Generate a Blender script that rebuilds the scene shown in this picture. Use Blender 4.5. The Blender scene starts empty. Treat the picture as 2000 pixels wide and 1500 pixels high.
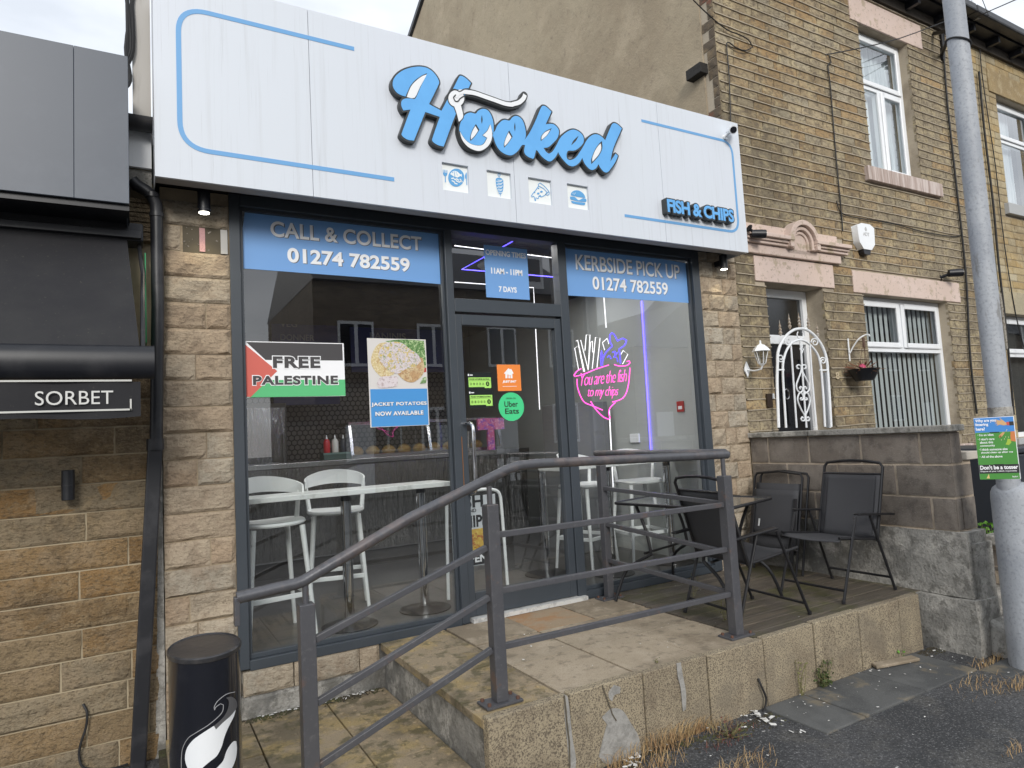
import bpy, bmesh, math, random
import numpy as np
from mathutils import Vector, Matrix, noise
random.seed(7)
R_ = math.radians
SC = bpy.context.scene
COL = SC.collection

# ------------------------------------------------------------------ camera
FPX, PPX, PPY = 1295.0, 1000.0, 750.0            # focal length in pixels of the 2000 x 1500 photograph
def _cv(px, py): return Vector((px-PPX, -(py-PPY), -FPX))
_X = _cv(3266, 727).normalized()
_Y = _cv(261, 894); _Y = (_Y - _X*_X.dot(_Y)).normalized()
_Z = _X.cross(_Y)
ROT = Matrix((_X, _Y, _Z))                       # world = ROT @ camera
EYE = Vector((0, -4.15, 1.23))
cam = bpy.data.objects.new('camera', bpy.data.cameras.new('camera'))
COL.objects.link(cam); SC.camera = cam
cam.matrix_world = Matrix.Translation(EYE) @ ROT.to_4x4()
cam.data.sensor_width = 36; cam.data.lens = FPX/2000*36
cam.data.clip_start = .05; cam.data.clip_end = 500
def at(px, py, ax, v):
    """the point of the plane ax = v that the photograph shows at a pixel"""
    d = ROT @ _cv(px, py); i = 'xyz'.index(ax)
    return EYE + d*((v-EYE[i])/d[i])
def X(px, py, y=0.): return at(px, py, 'y', y).x
def Zc(px, py, y=0.): return at(px, py, 'y', y).z

# ------------------------------------------------------------------ world, sun, exposure
SUN_EL, SUN_AZ = R_(26), R_(200)                 # azimuth the sun stands at, from +y clockwise
w = bpy.data.worlds.new('World'); SC.world = w; w.use_nodes = True
nt = w.node_tree; nt.nodes.clear()
o_ = nt.nodes.new('ShaderNodeOutputWorld'); bg = nt.nodes.new('ShaderNodeBackground')
sky = nt.nodes.new('ShaderNodeTexSky'); sky.sky_type = 'NISHITA'; sky.sun_disc = False
sky.sun_elevation = SUN_EL; sky.sun_rotation = SUN_AZ
tc = nt.nodes.new('ShaderNodeTexCoord'); mp = nt.nodes.new('ShaderNodeMapping'); mp.inputs['Scale'].default_value = (1.4, 1.4, 4)
nz = nt.nodes.new('ShaderNodeTexNoise'); nz.inputs['Scale'].default_value = 2.2; nz.inputs['Detail'].default_value = 7
cr = nt.nodes.new('ShaderNodeValToRGB')
cr.color_ramp.elements[0].position = .3; cr.color_ramp.elements[0].color = (6.4, 6.8, 7.4, 1)
cr.color_ramp.elements[1].position = .72; cr.color_ramp.elements[1].color = (10.6, 10.9, 11.3, 1)
mx = nt.nodes.new('ShaderNodeMixRGB'); mx.inputs[0].default_value = .88
L = nt.links.new
L(tc.outputs['Generated'], mp.inputs[0]); L(mp.outputs[0], nz.inputs['Vector']); L(nz.outputs['Fac'], cr.inputs[0])
L(sky.outputs[0], mx.inputs[1]); L(cr.outputs[0], mx.inputs[2]); L(mx.outputs[0], bg.inputs[0]); L(bg.outputs[0], o_.inputs[0])
bg.inputs[1].default_value = .092
sd = bpy.data.lights.new('sun', 'SUN'); sd.energy = 1.45; sd.angle = R_(18); sd.color = (1, .96, .9)
sun = bpy.data.objects.new('sun', sd); COL.objects.link(sun)
_sd = Vector((math.sin(SUN_AZ)*math.cos(SUN_EL), math.cos(SUN_AZ)*math.cos(SUN_EL), math.sin(SUN_EL)))
sun.rotation_euler = _sd.to_track_quat('Z', 'Y').to_euler()
SC.view_settings.view_transform = 'Standard'; SC.view_settings.look = 'None'
SC.view_settings.exposure = .60; SC.view_settings.gamma = 1; SC.view_settings.use_curve_mapping = False

# ------------------------------------------------------------------ materials
MATS = {}
def mat(name, col, rough=.6, metal=0., var=(), bump=(), rnd=0., emit=0., coat=0., spec=.5, hue=0.):
    """var: (scale xyz or number, colour, low, high, amount); bump: (scale, strength, distance)"""
    if name in MATS: return MATS[name]
    m = bpy.data.materials.new(name); m.use_nodes = True; n = m.node_tree; nn = n.nodes; l = n.links.new
    b = nn['Principled BSDF']; MATS[name] = m
    b.inputs['Roughness'].default_value = rough; b.inputs['Metallic'].default_value = metal
    b.inputs['Specular IOR Level'].default_value = spec
    if coat: b.inputs['Coat Weight'].default_value = coat; b.inputs['Coat Roughness'].default_value = .08
    if emit:
        b.inputs['Emission Color'].default_value = (*col, 1); b.inputs['Emission Strength'].default_value = emit
    t = nn.new('ShaderNodeTexCoord')
    def nois(sc, det=6, ro=.6, off=0):
        mpp = nn.new('ShaderNodeMapping'); q = nn.new('ShaderNodeTexNoise')
        if isinstance(sc, (int, float)): sc = (sc, sc, sc)
        mpp.inputs['Scale'].default_value = sc; mpp.inputs['Location'].default_value = (off, off*.7, off*1.3)
        q.inputs['Scale'].default_value = 1; q.inputs['Detail'].default_value = det; q.inputs['Roughness'].default_value = ro
        l(t.outputs['Object'], mpp.inputs[0]); l(mpp.outputs[0], q.inputs['Vector'])
        return q.outputs['Fac']
    c = nn.new('ShaderNodeRGB'); c.outputs[0].default_value = (*col, 1); cur = c.outputs[0]
    if rnd or hue:
        oi = nn.new('ShaderNodeObjectInfo'); hs = nn.new('ShaderNodeHueSaturation')
        mr = nn.new('ShaderNodeMapRange'); mr.inputs[3].default_value = 1-rnd; mr.inputs[4].default_value = 1+rnd
        l(oi.outputs['Random'], mr.inputs[0]); l(mr.outputs[0], hs.inputs['Value']); l(cur, hs.inputs['Color'])
        if hue:
            ml = nn.new('ShaderNodeMath'); ml.operation = 'MULTIPLY'; ml.inputs[1].default_value = 7.31
            fr = nn.new('ShaderNodeMath'); fr.operation = 'FRACT'
            m2 = nn.new('ShaderNodeMapRange'); m2.inputs[3].default_value = .5-hue; m2.inputs[4].default_value = .5+hue
            m3 = nn.new('ShaderNodeMapRange'); m3.inputs[3].default_value = 1.25; m3.inputs[4].default_value = .7
            l(oi.outputs['Random'], ml.inputs[0]); l(ml.outputs[0], fr.inputs[0]); l(fr.outputs[0], m2.inputs[0])
            l(m2.outputs[0], hs.inputs['Hue']); l(fr.outputs[0], m3.inputs[0]); l(m3.outputs[0], hs.inputs['Saturation'])
        cur = hs.outputs[0]
    for i, v in enumerate(var):
        sc, cc, lo, hi = v[:4]; am = v[4] if len(v) > 4 else 1
        f = nois(sc, 8, .65, 3.7*i+1)
        mr = nn.new('ShaderNodeMapRange'); mr.inputs[1].default_value = .5+(lo-.5)*.55; mr.inputs[2].default_value = .5+(hi-.5)*.55+.02; mr.inputs[4].default_value = am
        l(f, mr.inputs[0]); mm = nn.new('ShaderNodeMixRGB'); l(mr.outputs[0], mm.inputs[0]); l(cur, mm.inputs[1])
        mm.inputs[2].default_value = (*cc, 1); cur = mm.outputs[0]
    l(cur, b.inputs['Base Color'])
    prev = None
    for i, (sc, st, di) in enumerate(bump):
        bp = nn.new('ShaderNodeBump'); bp.inputs['Strength'].default_value = min(1, st*1.4); bp.inputs['Distance'].default_value = di
        l(nois(sc, 7, .6, 9.1+i), bp.inputs['Height'])
        if prev: l(prev, bp.inputs['Normal'])
        prev = bp.outputs[0]
    if prev: l(prev, b.inputs['Normal'])
    return m
def glass(name, tint=(.86, .9, .9), k=1.7, rough=0., add=.02):
    if name in MATS: return MATS[name]
    m = bpy.data.materials.new(name); m.use_nodes = True; n = m.node_tree; nn = n.nodes; l = n.links.new; nn.clear(); MATS[name] = m
    out = nn.new('ShaderNodeOutputMaterial'); mix = nn.new('ShaderNodeMixShader'); tr = nn.new('ShaderNodeBsdfTransparent'); g = nn.new('ShaderNodeBsdfGlossy')
    tr.inputs[0].default_value = (*tint, 1); g.inputs['Roughness'].default_value = rough
    f = nn.new('ShaderNodeLayerWeight'); f.inputs[0].default_value = .5; p5 = nn.new('ShaderNodeMath'); p5.operation = 'POWER'; p5.inputs[1].default_value = 5
    ma = nn.new('ShaderNodeMath'); ma.operation = 'MULTIPLY_ADD'; ma.inputs[1].default_value = .96*k; ma.inputs[2].default_value = .04*k+add; ma.use_clamp = True
    l(f.outputs['Facing'], p5.inputs[0]); l(p5.outputs[0], ma.inputs[0]); l(ma.outputs[0], mix.inputs[0]); l(tr.outputs[0], mix.inputs[1]); l(g.outputs[0], mix.inputs[2]); l(mix.outputs[0], out.inputs[0])
    return m

M_STONE_A = mat('pitched sandstone', (.37, .305, .225), .9, var=[(3, (.45, .37, .27), .45, .65, .6), (9, (.27, .205, .145), .5, .7, .6), (70, (.15, .115, .08), .55, .75, .6), ((18, 18, 60), (.20, .155, .11), .55, .72, .5)],
                bump=[(7, .8, .035), ((24, 24, 50), .8, .012), (150, .5, .003)], rnd=.1, hue=.012)
M_STONE_B = mat('weathered tooled stone', (.27, .19, .10), .92, var=[(1.2, (.11, .078, .045), .46, .64, .8), (14, (.34, .25, .14), .5, .68, .5), (5, (.36, .27, .17), .5, .68, .5), ((38, 38, 80), (.10, .07, .04), .5, .72, .7), ((90, 90, 160), (.36, .28, .18), .55, .75, .5)],
                bump=[(10, .9, .03), ((36, 36, 64), 1, .018), (110, .9, .008)], rnd=.16, hue=.012)
M_STONE_H = mat('terrace walling stone', (.34, .262, .155), .92, var=[(.55, (.15, .122, .076), .45, .66, .75), (7, (.45, .37, .22), .5, .68, .7), (16, (.13, .10, .07), .52, .68, .7), ((30, 30, 60), (.11, .085, .06), .5, .68, .7)],
                bump=[(28, .7, .01), (100, .6, .004)], rnd=.17, hue=.012)
M_STONE_N = mat('cleaner terrace stone', (.42, .335, .19), .92, var=[(.8, (.25, .19, .11), .5, .65, .6), (9, (.5, .42, .27), .5, .68, .5), (50, (.16, .12, .08), .58, .75, .5)],
                bump=[(28, .6, .008), (100, .5, .004)], rnd=.12, hue=.01)
M_MORTAR = mat('sandy mortar', (.36, .29, .20), .95, var=[(4, (.18, .14, .10), .45, .65, .7)], bump=[(60, .6, .005)])
M_MORTAR_H = mat('dirty strap pointing', (.42, .36, .275), .95, var=[(2, (.20, .165, .12), .45, .68, .6)], bump=[(60, .6, .005)])
M_MORTAR_D = mat('dark joint', (.10, .085, .06), .95)
M_RENDER = mat('old beige render', (.40, .335, .235), .95, var=[(.5, (.30, .24, .165), .42, .66, .7), (2.2, (.47, .39, .28), .5, .7, .5), (14, (.2, .16, .12), .62, .8, .5)], bump=[(1.2, .5, .06), (60, .5, .006), (200, .3, .002)])
M_PINK = mat('peeling pale pink masonry paint', (.62, .49, .42), .75, var=[(3, (.66, .53, .47), .45, .6, .7), (7, (.42, .34, .24), .62, .68, .8), (26, (.34, .27, .2), .64, .72, .7)], bump=[(40, .4, .004), (7, .3, .004)])
M_CONC = mat('weathered grey concrete', (.30, .29, .265), .95, var=[(1.6, (.10, .10, .095), .42, .62, .8), (5, (.46, .44, .40), .48, .64, .75), (14, (.12, .115, .10), .52, .68, .7), (60, (.12, .11, .1), .56, .74, .6)], bump=[(6, .5, .02), (60, .7, .008), (180, .4, .002)])
M_BLOCK = mat('grey brown concrete block', (.17, .145, .122), .92, var=[(2.5, (.25, .22, .19), .45, .68, .7), (12, (.09, .078, .068), .5, .7, .6), (120, (.3, .27, .24), .62, .76, .6)], bump=[(90, .6, .004), (8, .3, .008)], rnd=.14)
M_BMORTAR = mat('thick buff mortar', (.48, .40, .31), .95, var=[(5, (.26, .21, .16), .45, .65, .6)], bump=[(30, .7, .01)])
M_SLAB = mat('buff concrete slab', (.36, .30, .22), .9, var=[(1.3, (.20, .16, .11), .42, .64, .75), (5, (.45, .38, .29), .5, .7, .6), (12, (.15, .125, .09), .56, .7, .6), (190, (.16, .12, .08), .55, .72, .7)], bump=[(160, .5, .003)], rnd=.07)
M_SLAB_R = mat('buff slab with a rust stain', (.33, .25, .165), .9, var=[(4.5, (.36, .17, .06), .42, .6, .6), (190, (.16, .12, .08), .55, .72, .7)], bump=[(160, .5, .003)])
M_BLISTER = mat('mossy blister paving', (.30, .24, .16), .92, var=[(3, (.12, .10, .065), .46, .62, .75), (4, (.38, .28, .11), .47, .64, .6), (9, (.085, .078, .04), .52, .66, .75), (190, (.13, .1, .07), .56, .72, .6)], bump=[(120, .6, .004)], rnd=.08)
M_EDGE = mat('exposed aggregate edging slab', (.34, .285, .195), .92, var=[(3.2, (.22, .175, .12), .45, .65, .7), ((7, 7, 1.2), (.45, .38, .26), .52, .7, .5), (130, (.10, .08, .06), .47, .6, .9), (2, (.17, .145, .11), .5, .7, .6)], bump=[(170, .7, .004)], rnd=.09)
M_ASPH = mat('asphalt', (.075, .076, .08), .82, var=[(1.1, (.035, .037, .04), .42, .66, .9), (4, (.11, .105, .095), .55, .7, .6), (110, (.22, .22, .22), .58, .68, .9), (55, (.025, .025, .027), .5, .66, .8)], bump=[(150, .9, .008), (25, .6, .012)])
M_FLAG = mat('dark worn paving flag', (.10, .102, .10), .8, var=[(2, (.055, .057, .058), .42, .62, .8), (4, (.20, .165, .11), .6, .72, .7), (160, (.2, .2, .2), .6, .74, .5)], bump=[(100, .5, .003)], rnd=.1)
M_DECK = mat('wet weathered decking', (.105, .09, .072), .5, var=[((2, 30, 2), (.19, .155, .115), .5, .68, .7), (2.2, (.085, .085, .03), .5, .64, .75), ((3, 90, 3), (.05, .04, .03), .5, .7, .7)], bump=[((4, 160, 4), .7, .006)], rnd=.12)
M_FRAME = mat('anthracite aluminium frame', (.046, .056, .068), .42, var=[(2, (.06, .07, .085), .4, .7, .5)], bump=[(300, .12, .001)])
M_RAIL = mat('grey painted steel rail', (.082, .083, .092), .38, .1, var=[(3, (.115, .112, .12), .45, .7, .5), ((9, 9, 9), (.17, .10, .07), .66, .82, .6), (40, (.15, .148, .155), .6, .8, .5)], bump=[(120, .3, .0015)])
M_RAILT = mat('worn tubular handrail paint', (.094, .096, .106), .34, .2, var=[(4, (.19, .145, .13), .5, .72, .75), (30, (.06, .058, .065), .5, .7, .5)], bump=[(90, .35, .0015)])
M_SIGN = mat('pale grey sign panel', (.64, .68, .735), .38, var=[((22, 22, .7), (.54, .565, .60), .55, .8, .45), ((1.1, 1.1, 1.1), (.64, .675, .74), .4, .65, .6), ((60, 60, 1.3), (.34, .35, .36), .66, .88, .4)])
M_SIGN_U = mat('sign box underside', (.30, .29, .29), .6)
M_WHITEP = mat('white pvc frame', (.85, .87, .89), .3, var=[(4, (.76, .78, .80), .45, .7, .4)])
M_BLUE = mat('sky blue sign face', (.13, .42, .82), .35, var=[(3, (.10, .34, .70), .45, .7, .5)])
M_BLUEL = mat('pale blue printed line', (.14, .36, .66), .4)
M_DKSIDE = mat('charcoal letter return', (.035, .04, .042), .5)
M_WHITE = mat('white acrylic', (.80, .82, .84), .35)
M_ICON = mat('off white acrylic inset', (.82, .85, .84), .35)
M_NSIGN = mat('slate grey fascia panel', (.088, .102, .126), .42, var=[(1, (.13, .148, .178), .4, .7, .5)], bump=[(500, .1, .001)])
M_BLACK = mat('black satin paint', (.007, .008, .012), .42, var=[(5, (.03, .03, .034), .5, .7, .5)])
M_BLACKG = mat('gloss black painted steel', (.008, .009, .014), .16, coat=.6, var=[(7, (.03, .031, .038), .55, .75, .5)], bump=[(14, .06, .01)])
M_AWN = mat('dusty black awning fabric', (.013, .013, .016), .8, var=[(2, (.024, .024, .025), .42, .7, .7), (60, (.07, .065, .05), .72, .82, .5)], bump=[(400, .25, .001)])
M_PIPE = mat('black downpipe', (.016, .017, .021), .42, var=[(5, (.045, .045, .05), .5, .7, .6), ((3, 3, 20), (.08, .07, .06), .66, .8, .4)])
M_CABLE = mat('black cable', (.012, .012, .013), .6)
M_POLE = mat('grey painted lamp column', (.38, .40, .43), .55, var=[(3, (.27, .29, .325), .4, .65, .6), (55, (.22, .235, .26), .55, .7, .6), ((8, 8, 3), (.16, .15, .13), .70, .78, .6)], bump=[(70, .5, .004), (9, .2, .01)])
M_STEEL = mat('brushed stainless steel', (.55, .55, .56), .2, 1., bump=[((60, 60, 3), .25, .004)])
M_STEELW = mat('wavy stainless cladding', (.42, .41, .40), .12, 1., bump=[((9, 9, 1.3), .7, .05), ((26, 26, 4), .5, .012)])
M_CHROME = mat('chrome', (.75, .75, .77), .08, 1.)
M_STOOL = mat('white plastic stool', (.84, .86, .86), .4)
M_TOPW = mat('pale worktop', (.80, .82, .81), .3, var=[(14, (.48, .49, .47), .5, .68, .6)])
M_FLOORI = mat('dark grey vinyl floor', (.085, .083, .082), .3, var=[(2.5, (.06, .059, .058), .42, .62, .7), ((3, 25, 3), (.11, .107, .104), .52, .7, .4)])
M_WALLI = mat('grey interior wall', (.42, .44, .43), .7)
M_WALLD = mat('dark interior wall', (.06, .057, .055), .7, var=[(3, (.09, .085, .08), .45, .65, .5)])
M_CEIL = mat('charcoal ceiling', (.045, .045, .05), .7)
M_NAVY = mat('navy menu board', (.02, .022, .11), .5)
M_TILE = mat('patterned tile', (.22, .20, .185), .3)
M_GLASS = glass('shop glass', (.90, .93, .93), 2.4, 0, .07); M_GLASSH = glass('house glass', (.88, .91, .91), 1.5, 0, .03); M_GLASSU = glass('upstairs glass', (.85, .9, .9), 3.2, 0, .08); M_GLASSF = glass('frosted pane', (.16, .19, .21), 1.2, .25, .12)
M_TEXT = mat('grey lettering', (.16, .16, .2), .6)
M_TEXTW = mat('white vinyl lettering', (.88, .89, .91), .5)
M_TEXTK = mat('black print', (.02, .02, .022), .5)
M_SHADOWT = mat('printed grey letter edge', (.13, .145, .17), .5)
M_VINYL = mat('printed blue vinyl', (.18, .38, .74), .32, var=[(1.8, (.18, .38, .74), .42, .66, .6)], coat=.15)
M_VINYL2 = mat('bright blue print', (.075, .30, .66), .35)
M_CHAIRM = mat('black powder coated tube', (.012, .012, .014), .4)
M_CHAIRF = mat('charcoal mesh fabric', (.040, .041, .046), .75, var=[(240, (.05, .05, .055), .5, .6, .5)], bump=[(500, .3, .001)])
M_TGLASS = mat('dark table glass', (.05, .06, .06), .1, coat=.4)
M_LEAF = mat('weed leaf', (.07, .10, .03), .7, rnd=.1, var=[(20, (.13, .13, .05), .5, .7, .6)])
M_LEAFR = mat('reddish weed leaf', (.16, .045, .04), .7, var=[(20, (.13, .11, .05), .45, .6, .8)])
M_DRY = mat('dry grass', (.42, .29, .14), .8, var=[(10, (.30, .17, .08), .45, .65, .8)])
M_PAPER = mat('litter paper', (.7, .69, .66), .8)
M_SLATE = mat('roof slate', (.07, .075, .085), .6, var=[(4, (.11, .115, .12), .45, .65, .6)], bump=[((1, 1, 9), .5, .03)])
M_SOIL = mat('damp mossy dirt', (.05, .042, .028), .95, var=[(7, (.07, .08, .025), .5, .65, .7), (60, (.14, .11, .08), .6, .74, .6)], bump=[(50, .8, .012)])

# ------------------------------------------------------------------ helpers
LOCAL = set()
def link(o, parent=None):
    COL.objects.link(o)
    if parent is not None:
        o.parent = parent
        top = parent
        if parent.name not in LOCAL: o.matrix_parent_inverse = world_of(parent).inverted()
        else: LOCAL.add(o.name)
    return o
def world_of(o):
    m = o.matrix_basis.copy()
    if o.parent: m = world_of(o.parent) @ o.matrix_parent_inverse @ m
    return m
def tag(o, label=None, cat=None, group=None, kind=None):
    if label: o['label'] = label
    if cat: o['category'] = cat
    if group: o['group'] = group
    if kind: o['kind'] = kind
    return o
def root(name, label, cat, loc, group=None, rz=0., local=False):
    o = bpy.data.objects.new(name, None); o.empty_display_size = .1
    o.location = loc; o.rotation_euler = (0, 0, rz); COL.objects.link(o)
    if local: LOCAL.add(o.name)
    return tag(o, label, cat, group)
class MB:
    def __init__(s): s.v = []; s.f = []
    def add(s, vs, fs):
        b = len(s.v); s.v += [tuple(v) for v in vs]; s.f += [tuple(i+b for i in f) for f in fs]; return s
    def box(s, x0, x1, y0, y1, z0, z1):
        return s.add([(x0,y0,z0),(x1,y0,z0),(x1,y1,z0),(x0,y1,z0),(x0,y0,z1),(x1,y0,z1),(x1,y1,z1),(x0,y1,z1)],
                     [(0,3,2,1),(4,5,6,7),(0,1,5,4),(1,2,6,5),(2,3,7,6),(3,0,4,7)])
    def bar(s, p, q, w, h=None, up=(0,0,1)):
        p, q = Vector(p), Vector(q); h = h or w; d = (q-p).normalized(); u = Vector(up)
        if abs(d.dot(u)) > .98: u = Vector((0,1,0))
        a = d.cross(u).normalized(); b = a.cross(d).normalized(); vs = []
        for c in (p, q):
            for i, j in ((-1,-1),(1,-1),(1,1),(-1,1)): vs.append(c+a*i*w/2+b*j*h/2)
        return s.add(vs, [(0,1,2,3)[::-1],(4,5,6,7),(0,1,5,4),(1,2,6,5),(2,3,7,6),(3,0,4,7)][0:6])
    def tube(s, pts, r, n=10, closed=False, caps=True):
        pts = [Vector(p) for p in pts]; N = len(pts); rs = r if isinstance(r, (list, tuple)) else [r]*N
        base = len(s.v); ref = None
        for i, p in enumerate(pts):
            if closed: d = pts[(i+1) % N]-pts[i-1]
            else: d = pts[min(i+1, N-1)]-pts[max(i-1, 0)]
            d.normalize()
            if ref is None:
                ref = Vector((0,0,1)) if abs(d.z) < .9 else Vector((1,0,0))
            a = d.cross(ref).normalized(); b = a.cross(d).normalized(); ref = b
            for k in range(n):
                t = 2*math.pi*k/n; s.v.append(tuple(p+(a*math.cos(t)+b*math.sin(t))*rs[i]))
        for i in range(N if closed else N-1):
            j = (i+1) % N
            for k in range(n):
                k2 = (k+1) % n; s.f.append((base+i*n+k, base+i*n+k2, base+j*n+k2, base+j*n+k))
        if caps and not closed:
            s.f.append(tuple(base+k for k in range(n))[::-1]); s.f.append(tuple(base+(N-1)*n+k for k in range(n)))
        return s
    def cyl(s, p, q, r0, r1=None, n=16): return s.tube([p, q], [r0, r0 if r1 is None else r1], n)
    def lathe(s, c, prof, n=24, sx=1., sy=1.):
        base = len(s.v); c = Vector(c)
        for r, z in prof:
            for k in range(n):
                t = 2*math.pi*k/n; s.v.append((c.x+r*sx*math.cos(t), c.y+r*sy*math.sin(t), c.z+z))
        for i in range(len(prof)-1):
            for k in range(n):
                k2 = (k+1) % n; s.f.append((base+i*n+k, base+i*n+k2, base+(i+1)*n+k2, base+(i+1)*n+k))
        s.f.append(tuple(base+k for k in range(n))[::-1]); s.f.append(tuple(base+(len(prof)-1)*n+k for k in range(n)))
        return s
    def strip(s, pts, w, y0, y1):
        """flat ribbon of (x, z) points, in a facade-parallel slab y0..y1"""
        P = [Vector(p) for p in pts]; L_, R = [], []
        for i, p in enumerate(P):
            d = (P[min(i+1, len(P)-1)]-P[max(i-1, 0)]).normalized(); nrm = Vector((-d.y, d.x))*w/2
            L_.append(p+nrm); R.append(p-nrm)
        vs = []
        for i in range(len(P)):
            for q, y in ((L_[i], y0), (R[i], y0), (R[i], y1), (L_[i], y1)): vs.append((q.x, y, q.y))
        fs = []
        for i in range(len(P)-1):
            a = i*4; b = a+4
            fs += [(a, a+1, b+1, b), (a+1, a+2, b+2, b+1), (a+2, a+3, b+3, b+2), (a+3, a, b, b+3)]
        e = (len(P)-1)*4; fs += [(0, 3, 2, 1), (e, e+1, e+2, e+3)]
        return s.add(vs, fs)
    def mesh(s, name='m'):
        me = bpy.data.meshes.new(name); me.from_pydata(s.v, [], s.f)
        bm = bmesh.new(); bm.from_mesh(me); bmesh.ops.recalc_face_normals(bm, faces=bm.faces); bm.to_mesh(me); bm.free()
        return me
    def build(s, name, m, parent=None, smooth=False, bevel=0., **kw):
        me = s.mesh(name); me.materials.append(m)
        return obj(name, me, parent, smooth, bevel, **kw)
def obj(name, me, parent=None, smooth=False, bevel=0., **kw):
    o = bpy.data.objects.new(name, me); link(o, parent)
    if smooth:
        for p in me.polygons: p.use_smooth = True
        try: me.set_sharp_from_angle(angle=R_(38))
        except Exception: pass
    if bevel:
        b = o.modifiers.new('edges', 'BEVEL'); b.width = bevel; b.segments = 2; b.limit_method = 'ANGLE'; b.angle_limit = R_(40)
    return tag(o, **kw) if kw else o
def box(name, m, parent, x0, x1, y0, y1, z0, z1, bevel=0., **kw):
    return MB().box(x0, x1, y0, y1, z0, z1).build(name, m, parent, bevel=bevel, **kw)
def plate_mesh(polys, y, t, fill=True):
    """closed (x, z) outlines, holes by nesting, as a solid plate whose front lies at y"""
    cu = bpy.data.curves.new('c', 'CURVE'); cu.dimensions = '2D'; cu.fill_mode = 'BOTH'; cu.extrude = t/2
    for P in polys:
        sp = cu.splines.new('POLY'); sp.points.add(len(P)-1); sp.use_cyclic_u = True
        for q, p in zip(sp.points, P): q.co = (p[0], p[1], 0, 1)
    o = bpy.data.objects.new('c', cu); COL.objects.link(o)
    me = bpy.data.meshes.new_from_object(o.evaluated_get(bpy.context.evaluated_depsgraph_get()))
    bpy.data.objects.remove(o); bpy.data.curves.remove(cu)
    for v in me.vertices: u, q, w_ = v.co; v.co = (u, y+t/2-w_, q)
    return me
def plate(name, polys, y, t, m, parent=None, **kw):
    me = plate_mesh(polys, y, t); me.materials.clear(); me.materials.append(m)
    return obj(name, me, parent, **kw)
def text_mesh(s, x0, x1, z0, z1, y, t=.001, bold=0., shear=0., spacing=1.):
    cu = bpy.data.curves.new('t', 'FONT'); cu.body = s; cu.size = 1; cu.offset = bold; cu.shear = shear; cu.space_character = spacing
    cu.extrude = .5; cu.resolution_u = 5; cu.align_x = 'LEFT'
    o = bpy.data.objects.new('t', cu); COL.objects.link(o)
    me = bpy.data.meshes.new_from_object(o.evaluated_get(bpy.context.evaluated_depsgraph_get()))
    bpy.data.objects.remove(o); bpy.data.curves.remove(cu)
    xs = [v.co.x for v in me.vertices]; ys = [v.co.y for v in me.vertices]
    a, b, c, d = min(xs), max(xs), min(ys), max(ys)
    for v in me.vertices:
        u, q, w_ = v.co
        v.co = (x0+(u-a)/(b-a)*(x1-x0), y+t/2-w_*t, z0+(q-c)/(d-c)*(z1-z0))
    return me
def text(name, s, x0, x1, z0, z1, y, m, parent, t=.001, bold=0., shear=0., spacing=1., **kw):
    me = text_mesh(s, x0, x1, z0, z1, y, t, bold, shear, spacing); me.materials.clear(); me.materials.append(m)
    return obj(name, me, parent, **kw)
def catmull(P, closed=True, n=5, corner=58):
    P = [Vector(p) for p in P]; N = len(P); out = []
    def tan(i):
        if not closed and i in (0, N-1): return (P[1]-P[0])*.5 if i == 0 else (P[-1]-P[-2])*.5
        a, b = P[i]-P[i-1], P[(i+1) % N]-P[i]
        if a.length < 1e-9 or b.length < 1e-9 or math.degrees(a.angle(b)) > corner: return None
        return (P[(i+1) % N]-P[i-1])*.5
    T = [tan(i) for i in range(N)]
    for i in range(N if closed else N-1):
        j = (i+1) % N; d = P[j]-P[i]; L0 = d.length
        def lim(t_): return d*.6 if t_ is None else (t_ if t_.length <= 1.1*L0 else t_*(1.1*L0/t_.length))
        t0, t1 = lim(T[i]), lim(T[j])
        for k in range(n):
            u = k/n; u2, u3 = u*u, u*u*u
            out.append(P[i]*(2*u3-3*u2+1)+t0*(u3-2*u2+u)+P[j]*(-2*u3+3*u2)+t1*(u3-u2))
    if not closed: out.append(P[-1])
    return out
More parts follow.
